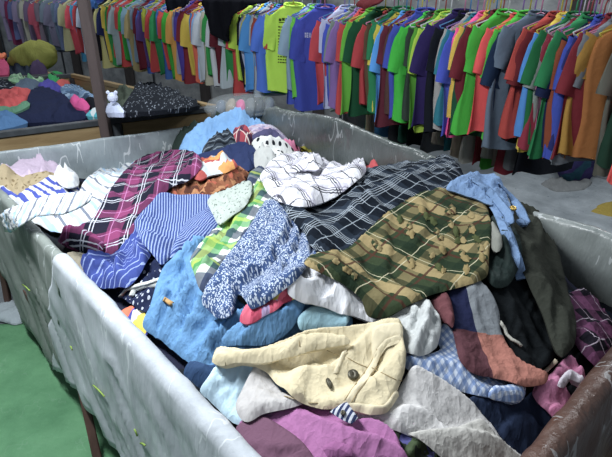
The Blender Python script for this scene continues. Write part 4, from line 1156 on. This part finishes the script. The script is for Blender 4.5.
gp(s38, 'leg', [(408,434),(430,430),(452,429),(480,420),(492,430),(506,446),(528,466),(528,490),(480,490),(446,462),(420,440)], m_plain('grey_twill_inner', '#c2c0ba'), bulge=.02, amp=.016, fold=((420,436),(510,470)), lam=.09)
s37 = g('mauve_shirt', [(238,428),(250,418),(264,412),(290,406),(314,404),(330,412),(350,420),(374,420),(390,428),(400,444),(404,485),(240,490)], m_plain('mauve_cotton', '#a8659c'), 'mauve pink shirt at the front of the heap', 'shirt', bulge=.045, amp=.014, fold=((300,420),(380,440)))
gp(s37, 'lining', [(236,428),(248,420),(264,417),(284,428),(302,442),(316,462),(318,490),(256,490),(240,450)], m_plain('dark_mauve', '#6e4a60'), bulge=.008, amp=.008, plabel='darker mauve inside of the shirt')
gp(s37, 'pocket', [(322,448),(334,441),(352,446),(352,456),(328,458)], m_plain('mauve_pocket', '#9a588e'), bulge=.004, amp=.004, ew=.01, k=.1)
s36 = g('grey_cloth', [(236,404),(246,382),(257,363),(266,371),(276,386),(290,398),(306,404),(292,409),(264,415),(248,423),(238,417)], m_plain('light_grey_linen', '#bcb9b8'), 'light grey linen cloth folded between the pale blue shirt and mauve shirt', 'cloth', bulge=.03, amp=.012, ridges=[(((240,412),(264,408),(300,402)), .02, .015)])
jm = m_plain('cream_twill', '#d6c8a2', wr=.5)
jm2 = m_plain('cream_twill_band', '#dccfac', wr=.3)
s34 = g('cream_jacket', [(212,362),(215,352),(222,348),(240,351),(262,349),(284,340),(300,332),(320,329),(350,327),(388,322),(401,323),(403,338),(406,355),(404,374),(396,394),(386,413),(370,414),(346,410),(322,410),(300,403),(281,391),(268,374),(255,366),(238,363),(222,367)], jm, 'cream twill jacket with dark buttons spread at the front of the heap', 'jacket', bulge=.05, ew=.035, amp=.016, lam=.11, fold=((290,380),(390,340)), k=.35,
  ridges=[(((288,392),(312,380),(330,378)), .03, .03), (((300,362),(325,372)), .03, -.03)])
gp(s34, 'sleeve', [(212,363),(215,352),(224,348),(244,352),(266,349),(290,340),(312,334),(344,336),(350,344),(318,350),(290,358),(262,364),(238,363),(222,367)], jm, bulge=.03, amp=.016, fold=((220,358),(340,342)), k=.4)
gp(s34, 'waistband', [(345,408),(348,402),(364,404),(384,405),(396,390),(399,396),(387,413),(370,415)], jm2, bulge=.008, ew=.008, amp=.004, k=.3, tight=True)
gp(s34, 'collar', [(372,330),(382,324),(401,323),(403,336),(392,339),(384,346),(378,358),(372,356)], jm2, bulge=.012, ew=.012, amp=.006, k=.35, tight=True)
stt = m_plain('tan_stitch', '#a08c64')
plk = gp(s34, 'placket', [(342,404),(351,390),(362,376),(371,363),(377,349),(386,339),(400,334),(401,339),(389,343),(382,353),(376,366),(368,378),(357,392),(348,407)], jm2, bulge=.002, ew=.004, amp=0., k=.3, tight=True, step=2, plabel='front placket')
for ln in ([(342,404),(352,389),(362,376),(371,363),(377,349)], [(349,406),(358,392),(369,378),(378,365),(384,352)], [(346,357),(356,363),(366,367),(372,368)], [(372,368),(384,374),(396,380),(402,381)], [(318,346),(330,352),(344,358)], [(284,396),(310,403),(340,404)], [(225,358),(226,366)], [(298,335),(300,347)]):
    strip(H1, 'seam', ln, .0028, stt, s34, .0006, 'tan stitched seam')
gp(s34, 'pocket_welt', [(333,373),(342,352),(347,350),(338,373)], jm2, bulge=.008, ew=.006, amp=.002, k=.1, step=2, tight=True)
dk = m_hard('dark_button', '#3c3a34', '#5c5848', 8, .4, metal=.4)
button(H1, 353, 376, .0135, dk, s34, .007, 'dark metal button', under=plk)
bt = button(H1, 328.5, 385, .0135, dk, s34, .007, 'dark metal button seen edge-on', under=plk); bt.scale = (.45, 1.1, 1); bt.rotation_euler = (.35, .5, .5)
tg = g('striped_cuff', [(330,412),(340,405),(347,402),(358,418),(352,424),(342,420)], m_bands('tag_stripe', '#c8ccd8', [('u', .012, 0, .006, '#2c3860', 1)]), 'small navy and white striped cuff between the cream jacket and mauve shirt', 'cuff', bulge=.014, ew=.01, amp=.004, uvdir=((340,410),(350,416)), k=.15, warp=.001)
button(H1, 343, 414, .006, dk, tg, .004)

# sleeve of the striped shirt hanging over the rim, outside the tarp
def hang_over(name, pts, mat, parent, out=.05, uvdeg=0):
    P = np.array(smooth_poly(pts, 2.5))
    x0, y0 = P.min(0); x1, y1 = P.max(0)
    QX, QY = np.meshgrid(np.arange(x0, x1, 2.4), np.arange(y0, y1, 2.4)); Q = np.stack([QX.ravel(), QY.ravel()], 1)
    Q = Q[inside(P, Q)]; Q = Q[bdist(P, Q) > 1.3]
    a = np.concatenate([P, Q]); nb = len(P)
    res = delaunay_2d_cdt([Vector(p) for p in a], [(i, (i + 1) % nb) for i in range(nb)], [list(range(nb))], 1, 1e-5)
    vp = np.array([tuple(v) for v in res[0]])
    V = []
    n3 = np.array([nL[0], nL[1], 0])
    for p in vp:
        w = onvert(p[0], p[1], A + nL * out, D + nL * out)
        zt = RIM + .05
        over = max(0, w[2] - zt + .02)
        s = float(np.dot(w[:2] - A, (D - A) / np.linalg.norm(D - A)))
        f = .007 * math.sin(s * 42 + w[2] * 6)
        V.append(w + n3 * f - n3 * over * .9)
    V = np.array(V)
    off = np.array(parent.location)
    me = mesh_from(V - off, [tuple(f) for f in res[2]], name)
    uvl = me.uv_layers.new(name='UVMap')
    li = np.empty(len(me.loops), int); me.loops.foreach_get('vertex_index', li)
    dl = (D - A) / np.linalg.norm(D - A)
    uu = (V[:, :2] - A) @ dl; vv = V[:, 2]
    ca, sa = math.cos(uvdeg), math.sin(uvdeg)
    uvl.data.foreach_set('uv', np.column_stack([(uu * ca + vv * sa)[li], (-uu * sa + vv * ca)[li]]).ravel())
    o = obj(name, me, mat, parent)
    solidify(o, .005)
    return o
hang_over('sleeve', [(0,217),(8,208),(18,203),(34,205),(40,214),(34,222),(22,220),(20,226),(10,233),(5,228)], white_blue, s4, uvdeg=.3)

# ------------------------------------------------------------------ clothes in the wooden bins
G2 = 'clothes in the nearer wooden bin'
H2 = Heap(-4.6, -.4, 2.9, 6.6, .02,
  [(0, 118, .94), (40, 118, .93), (85, 117, .93), (130, 113, .94), (190, 106, .94), (45, 94, 1.02), (10, 97, .99), (70, 100, .98), (30, 79, .98), (60, 80, .95), (90, 94, .95), (150, 88, 1.14), (170, 94, 1.10), (120, 92, 1.06), (185, 101, 1.0), (110, 103, 1.0)],
  [(*(b2b + sd * .6 + (b2a - b2b) * .05), .85), (*(b2b + (b2c - b2b) * .6 + (b2a - b2b) * .08), .72), (*(b2b + (b2c - b2b) * .85 + (b2a - b2b) * .1), .74), (*(b2c), .74), (*(b2d), .8)], lift=-.05)
def g2(name, pts, mat, label, cat, **kw): return cloth(H2, name, pts, mat, label, cat, group=G2, step=1.7, **{**dict(lam=.16, amp=.03, bulge=.05, ew=.07), **kw})
# fill
gx = H2.X[::2, ::2]; gy = H2.Y[::2, ::2]; gz = H2.H[::2, ::2] - .03
def fill_mesh(gx, gy, gz, poly):
    ins_ = inside(np.array(poly), np.stack([gx.ravel(), gy.ravel()], 1)).reshape(gx.shape)
    idm = -np.ones(gx.shape, int); V = []; Fm = []
    for i, j in np.argwhere(ins_): idm[i, j] = len(V); V.append((gx[i, j], gy[i, j], gz[i, j]))
    for i in range(gx.shape[0] - 1):
        for j in range(gx.shape[1] - 1):
            q = (idm[i, j], idm[i + 1, j], idm[i + 1, j + 1], idm[i, j + 1])
            if min(q) >= 0: Fm.append(q)
    me = mesh_from(V, Fm, 'heap'); uvl = me.uv_layers.new(name='UVMap')
    for l, d in zip(me.loops, uvl.data):
        c = me.vertices[l.vertex_index].co; d.uv = (c.x, c.y)
    return me
c2 = (b2a + b2b + b2c + b2d) / 4
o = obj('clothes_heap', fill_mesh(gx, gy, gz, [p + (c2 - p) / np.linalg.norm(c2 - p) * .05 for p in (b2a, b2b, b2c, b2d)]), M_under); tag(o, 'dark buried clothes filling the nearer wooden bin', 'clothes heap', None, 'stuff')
P_ = lambda n, c: m_plain(n, c, wr=.4)
g2('dotted_blouse', [(-6,90),(-4,78),(10,76),(20,82),(18,92),(4,92)], m_speck('far_dots', '#1f2430', '#a8b0bc', 26, .3), 'black and white patterned top at the left edge of the wooden bin', 'top')
g2('green_blouse', [(8,80),(14,75),(30,74),(46,71),(56,74),(52,82),(36,84),(18,83)], m_print('pale_greens', ['#7fae84', '#5c9468', '#9cc09c', '#6c8c74'], 14), 'pale green patterned top at the back of the wooden bin', 'top')
g2('green_sweater', [(48,76),(54,71),(62,73),(66,79),(62,84),(52,83)], P_('bright_green', '#1f9a50'), 'bright green sweater at the back of the wooden bin', 'sweater')
g2('red_blouse', [(56,83),(62,80),(70,81),(74,85),(66,88),(57,88)], P_('coral_red', '#c84440'), 'small coral red top near the tan side board', 'top')
g2('grey_jacket', [(14,88),(22,82),(32,82),(44,85),(42,92),(30,95),(18,93)], P_('grey_blue', '#56687c'), 'blue grey jacket behind the navy heap in the wooden bin', 'jacket')
g2('red_sweater', [(-8,94),(4,95),(12,94),(18,90),(28,89),(34,93),(32,102),(18,108),(0,110),(-8,108)], P_('tomato', '#c83a3c'), 'tomato red sweater at the left of the wooden bin', 'sweater')
g2('violet_blouse', [(38,86),(46,82),(56,84),(66,92),(64,96),(50,96)], P_('violet', '#4038a0'), 'violet top above the navy jacket in the wooden bin', 'top')
g2('acid_wash_jeans', [(60,90),(66,86),(78,87),(90,91),(98,98),(94,103),(80,102),(66,98)], m_print('acid_denim', ['#6c8cb0', '#8ca8c4', '#54789c', '#3c5878'], 16, .05), 'acid washed pale blue jeans near the steel pole', 'jeans')
g2('black_blouse', [(84,104),(92,99),(100,102),(102,110),(92,112)], P_('black_far', '#1c1f26'), 'black top just left of the steel pole', 'top')
g2('navy_jacket', [(10,123),(20,112),(26,104),(30,94),(40,89),(52,91),(64,97),(76,106),(88,117),(70,122),(40,123)], P_('navy_far', '#1f2746'), 'large navy jacket heaped in the middle of the wooden bin', 'jacket', bulge=.09)
g2('magenta_blouse', [(70,102),(76,99),(84,101),(90,107),(86,111),(76,108)], P_('magenta', '#cc2a84'), 'magenta top right of the navy jacket', 'top')
g2('green_cloth', [(-8,112),(6,109),(18,107),(28,102),(30,106),(18,112),(4,116),(-8,118)], P_('sage', '#5a8c70'), 'sage green cloth edge below the tomato red sweater', 'cloth')
g2('blue_jeans', [(-8,116),(4,112),(12,113),(22,119),(28,123),(12,128),(-8,130)], P_('mid_denim', '#3c6ea0'), 'blue jeans at the front left of the wooden bin', 'jeans')
g2('turquoise_blouse', [(86,116),(90,111),(98,108),(103,111),(100,117)], m_print('turq', ['#3ca8b8', '#c8d4d8', '#2c8ca0'], 25), 'turquoise and white top at the foot of the steel pole', 'top')
g2('olive_coat', [(104,108),(110,98),(122,90),(136,85),(148,84),(146,100),(130,110),(112,112)], P_('olive_far', '#4a5448'), 'olive grey coat right of the steel pole', 'coat', bulge=.06)
g2('speckled_coat', [(122,113),(126,102),(134,92),(144,84),(154,83),(166,89),(180,96),(192,101),(200,106),(180,109),(150,112)], m_speck('dark_tweed', '#1f232a', '#6c747e', 60, .27), 'black and white speckled tweed coat at the right of the wooden bin', 'coat', bulge=.08)
d0 = g2('teddy_toy', [(106,113),(108,106),(113,104),(119,105),(124,113)], P_('white_plush', '#b9c4e0'), 'small bluish white plush toy on the rim of the wooden bin', 'plush toy', bulge=.05, ew=.05)
hp = on_heap(H2, 115, 105)
bm = bmesh.new(); bmesh.ops.create_icosphere(bm, subdivisions=2, radius=.032); hm = bpy.data.meshes.new('head'); bm.to_mesh(hm); bm.free()
obj('head', hm, P_('white_plush2', '#c4cde4'), d0, Vector(hp) - Vector(d0.location) + Vector((0, -.02, .05)))
for s in (-1, 1):
    bm = bmesh.new(); bmesh.ops.create_icosphere(bm, subdivisions=1, radius=.013); hm = bpy.data.meshes.new('ear'); bm.to_mesh(hm); bm.free()
    obj('ear', hm, P_('white_plush3', '#c4cde4'), d0, Vector(hp) - Vector(d0.location) + Vector((s * .024, -.02, .08)))

G3 = 'clothes in the farthest wooden bin'
c3 = (b3a + b3b + b3c + b3d) / 4
H3 = Heap(-6.5, -2.0, 4.2, 9.5, .03,
  [(0, 68, .95), (40, 68, .95), (80, 70, .93), (20, 52, 1.03), (10, 48, 1.04), (45, 56, 1.0), (70, 60, .97), (90, 66, .9)],
  [(*b3c, .9), (*b3d, 1.0), (*(b3c + sd * .6), .8), (*(b3d + sd * .6), .8)], lift=-.05)
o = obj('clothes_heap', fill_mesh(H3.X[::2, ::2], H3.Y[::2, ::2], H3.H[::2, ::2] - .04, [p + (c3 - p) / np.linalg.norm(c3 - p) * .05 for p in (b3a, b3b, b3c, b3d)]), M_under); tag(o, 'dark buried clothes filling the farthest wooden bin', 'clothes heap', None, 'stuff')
_e = np.array([p + (p - c3) / np.linalg.norm(p - c3) * .06 for p in (b3a, b3b, b3c, b3d)])
_out = ~inside(_e, np.stack([H3.X.ravel(), H3.Y.ravel()], 1)).reshape(H3.X.shape)
H3.H[_out] = .3; H3.M[_out] = .3
def g3(name, pts, mat, label, cat, **kw): return cloth(H3, name, pts, mat, label, cat, group=G3, step=1.6, **{**dict(lam=.2, amp=.04, bulge=.07, ew=.1), **kw})
g3('black_coat', [(40,72),(46,60),(58,55),(75,54),(90,58),(94,70),(80,76),(55,76)], P_('black_far3', '#191b20'), 'black coat in the farthest bin, right of the olive bundle', 'coat')
g3('dark_jacket', [(4,72),(8,56),(20,52),(34,56),(46,68),(44,75),(10,75)], P_('dark_slate', '#2c3646'), 'dark slate jacket in the farthest bin', 'jacket')
g3('plum_blouse', [(30,74),(34,62),(42,62),(48,73),(42,76)], P_('dusty_plum', '#4c3c5c'), 'dusty plum top in the farthest bin', 'top')
g3('raspberry_blouse', [(-6,75),(-5,62),(4,60),(9,66),(8,75)], P_('raspberry', '#b82c64'), 'raspberry pink top at the left edge of the farthest bin', 'top')
g3('orange_blouse', [(-6,58),(-5,48),(2,46),(6,50),(5,57)], P_('orange_far', '#d9662c'), 'orange top on the farthest bin at the left edge', 'top')

# ------------------------------------------------------------------ floor things
M_green = m_tarp('green_sheet', '#456f50', '#5f8c68', .55, .03, .3, .2)
gp_ = [onz(x, y, 0)[:2] for x, y in ((-260, 322), (-60, 322), (0, 325), (30, 325), (46, 344), (62, 362), (110, 400))] + [np.array([-.45, 1.15]), np.array([-.1, .6]), np.array([-.3, -.9]), np.array([-4, -.9])]
P = smooth_poly(gp_, .04, .2)
QX, QY = np.meshgrid(np.arange(-4, .2, .035), np.arange(-.9, 2.6, .035)); Q = np.stack([QX.ravel(), QY.ravel()], 1); Q = Q[inside(P, Q)]; Q = Q[bdist(P, Q) > .018]
a_ = np.concatenate([P, Q]); nb = len(P)
res = delaunay_2d_cdt([Vector(p) for p in a_], [(i, (i + 1) % nb) for i in range(nb)], [list(range(nb))], 1, 1e-5)
vp = np.array([tuple(v) for v in res[0]])
z = .006 + .02 * folds(vp[:, 0], vp[:, 1], .6, .22, 4.4) ** 2 * np.clip(bdist(P, vp) / .1, 0.1, 1)
o = obj('ground_sheet', mesh_from(np.column_stack([vp, z]), [tuple(f) for f in res[2]]), M_green); solidify(o, .004); tag(o, 'green plastic ground sheet on the floor left of the big bin', 'ground sheet')
def floor_cloth(name, pts, mat, label, cat, amp=.03, lam=.12, base=.012):
    P = smooth_poly([onz(x, y, 0)[:2] for x, y in pts], .03, .4)
    x0, y0 = P.min(0); x1, y1 = P.max(0)
    QX, QY = np.meshgrid(np.arange(x0, x1, .02), np.arange(y0, y1, .02)); Q = np.stack([QX.ravel(), QY.ravel()], 1); Q = Q[inside(P, Q)]; Q = Q[bdist(P, Q) > .012]
    a_ = np.concatenate([P, Q]); nb = len(P)
    res = delaunay_2d_cdt([Vector(p) for p in a_], [(i, (i + 1) % nb) for i in range(nb)], [list(range(nb))], 1, 1e-5)
    vp = np.array([tuple(v) for v in res[0]])
    e = np.clip(bdist(P, vp) / .05, 0, 1)
    z = base + (.012 + amp * folds(vp[:, 0], vp[:, 1], .9, lam, x0 + 3)) * np.sqrt(e)
    V = np.column_stack([vp, z]); c = V.mean(0); c[2] = 0
    me = mesh_from(V - c, [tuple(f) for f in res[2]])
    uvl = me.uv_layers.new(name='UVMap')
    for l, d in zip(me.loops, uvl.data):
        q = me.vertices[l.vertex_index].co; d.uv = (q.x, q.y)
    o = obj(name, me, mat, None, Vector(c)); solidify(o, .005); tag(o, label, cat)
    return o
floor_cloth('floor_cloth', [(-40,318),(-30,302),(0,306),(8,304),(22,299),(32,311),(28,322),(16,327),(0,323),(-25,325)], m_plain('grey_rag', '#8d999f'), 'grey cloth lying on the floor around the bin leg', 'cloth')
floor_cloth('yellow_sheet', [(588,214),(598,206),(612,203),(640,205),(640,222),(612,220)], m_plain('ochre_sheet', '#a08a2c'), 'ochre yellow sheet on the floor at the right edge', 'sheet', .02)
floor_cloth('ground_sheet', [(440,205),(470,180),(520,168),(580,170),(640,178),(660,230),(600,260),(520,240)], m_tarp('pale_ground', '#7a8186', '#a6adb2', .35, .1, .3, .5), 'pale grey woven ground sheet between the bin and the rack', 'ground sheet', .008, .3, .004)
floor_cloth('dropped_shirt', [(540,186),(552,180),(574,181),(592,184),(584,192),(556,194)], m_plain('grey_drop', '#7c7f80'), 'grey shirt dropped on the floor below the brown skirt', 'shirt', .06)
# purple bag standing under the skirt
def lump(name, px, z0, rx, ry, h, mat, label, cat, seed=1, lean=0, pos=None):
    p = onz(*px, 0) if pos is None else pos
    V = []; nu, nv = 28, 14
    for i in range(nu):
        th = 2 * math.pi * i / nu
        for j in range(nv):
            t = j / (nv - 1)
            r = (math.sin(math.pi * (.12 + .82 * t)) ** .55) if t < .98 else .25
            w = 1 + .16 * math.sin(3 * th + seed) + .10 * math.sin(7 * th + 9 * t + seed * 2) + .12 * (float(vnoise(th * 2.2 + seed, t * 5)) - .5)
            V.append((rx * r * w * math.cos(th) + lean * t, ry * r * w * math.sin(th), z0 + h * t + .02 * math.sin(4 * th + seed)*t))
    f = grid_faces(nu, nv, True) + [tuple(i * nv + nv - 1 for i in range(nu)), tuple(i * nv for i in reversed(range(nu)))]
    me = mesh_from(V, f, name)
    uvl = me.uv_layers.new(name='UVMap')
    for l, d in zip(me.loops, uvl.data):
        q = me.vertices[l.vertex_index].co; d.uv = (math.atan2(q.y, q.x) * rx, q.z)
    o = obj(name, me, mat, None, (p[0], p[1], 0)); tag(o, label, cat)
    return o
ob_ = onz(33, 64, .99)
lump('olive_bundle', None, .93, .25, .20, .30, P_('olive_bright', '#8a8c3c'), 'olive green bundle of cloth on top of the farthest bin', 'bundle', 3, .08, pos=ob_)['group'] = G3
lump('cloth_bag', (571, 181), .012, .19, .16, .42, m_print('purple_bag', ['#2c2858', '#352c60', '#204a5c', '#28244c'], 6, .1), 'purple and teal cloth bag standing under the brown skirt', 'bag', 2)
# clear bag of folded clothes behind the far corner of the bin
def clear_mat():
    t = NT('clear_plastic'); n1 = t.noise(t.ob(), 14, 6, .7)
    t.fin((.55, .6, .62), .15, n1, .6, .04, .6)
    t.b.inputs['Alpha'].default_value = .2
    return t.m
bag = empty('plastic_bag', (-.45, 3.53, .955)); tag(bag, 'clear plastic bag of folded clothes lying on the far corner of the big bin', 'bag')
bag.rotation_euler = (0, 0, math.radians(8))
def rounded(rx, ry, h, z0, seed, nu=30, nv=16, pw=.7):
    V = []
    for i in range(nu):
        th = 2 * math.pi * i / nu
        for j in range(nv):
            t = j / (nv - 1)
            r = min(1, (math.sin(math.pi * min(max(.06 + .90 * t, 0), 1))) ** .5)
            c, s = math.copysign(abs(math.cos(th)) ** pw, math.cos(th)), math.copysign(abs(math.sin(th)) ** pw, math.sin(th))
            w = 1 + .12 * (float(vnoise(th * 4 + seed, t * 9)) - .5)
            V.append((rx * c * r * w, ry * s * r * w, z0 + h * t))
    f = grid_faces(nu, nv, True) + [tuple(i * nv + nv - 1 for i in range(nu)), tuple(i * nv for i in reversed(range(nu)))]
    me = mesh_from(V, f); uvl = me.uv_layers.new(name='UVMap')
    for l, d in zip(me.loops, uvl.data):
        q = me.vertices[l.vertex_index].co; d.uv = (q.x, q.z)
    return me
for k, (c, lab) in enumerate((('#5c6c80', 0), ('#9a8f7c', 0), ('#d83c8c', 'bright pink folded garment'), ('#6c7478', 0), ('#3c4650', 0), ('#5a6470', 0))):
    x = obj('folded_garment', rounded(.036, .13, .125 + .01 * (k % 2), .008, k * 3.), m_plain('bag_cloth_%d' % k, c), bag, (-.165 + k * .066, 0, 0))
    x.rotation_euler = (0, .35, 0)
    if lab: x['label'] = lab
obj('film', rounded(.245, .165, .165, .002, 9., 40, 24), clear_mat(), bag)
# orange and magenta garment hanging at the right edge, in front of the rack
p = onvert(640, 130, rail_pt(0, 3.72), rail_pt(1, 3.72))
hz = empty('hanging_dress', (float(p[0]), float(p[1]), 1.19)); tag(hz, 'orange and magenta dress hanging at the right edge of the picture', 'dress')
def panel(w, h, seed, x0, z0, flare=.3):
    V = []; nu, nv = 22, 14
    for i in range(nu):
        th = 2 * math.pi * i / nu
        for j in range(nv):
            t = j / (nv - 1)
            hw = w * (.6 + flare * t); V.append((x0 + hw * math.cos(th) * (1 + .08 * math.sin(5 * th + seed)), .04 * math.sin(th) + .015 * math.sin(4 * th + seed) * t, z0 - h * t + .01 * math.sin(3 * th + seed)))
    return mesh_from(V, grid_faces(nu, nv, True))
for nm, c, w, h, x0, z0, yy in (('orange_panel', '#dc4e10', .075, .24, -.02, .02, 0), ('magenta_panel', '#b02c8c', .065, .17, .02, -.02, -.05), ('cream_panel', '#b8a890', .06, .10, .03, -.18, 0)):
    q = obj(nm, panel(w, h, x0 * 50, x0, z0), fabric(c), hz); q.location.y = yy
q = obj('bodice', panel(.05, .60, 3., .03, .62, .1), fabric('#dc4e10'), hz)
q = obj('strap', tube_mesh([(0, 0, .6), (0, .02, .78)], .006, 5), fabric('#dc4e10'), hz)
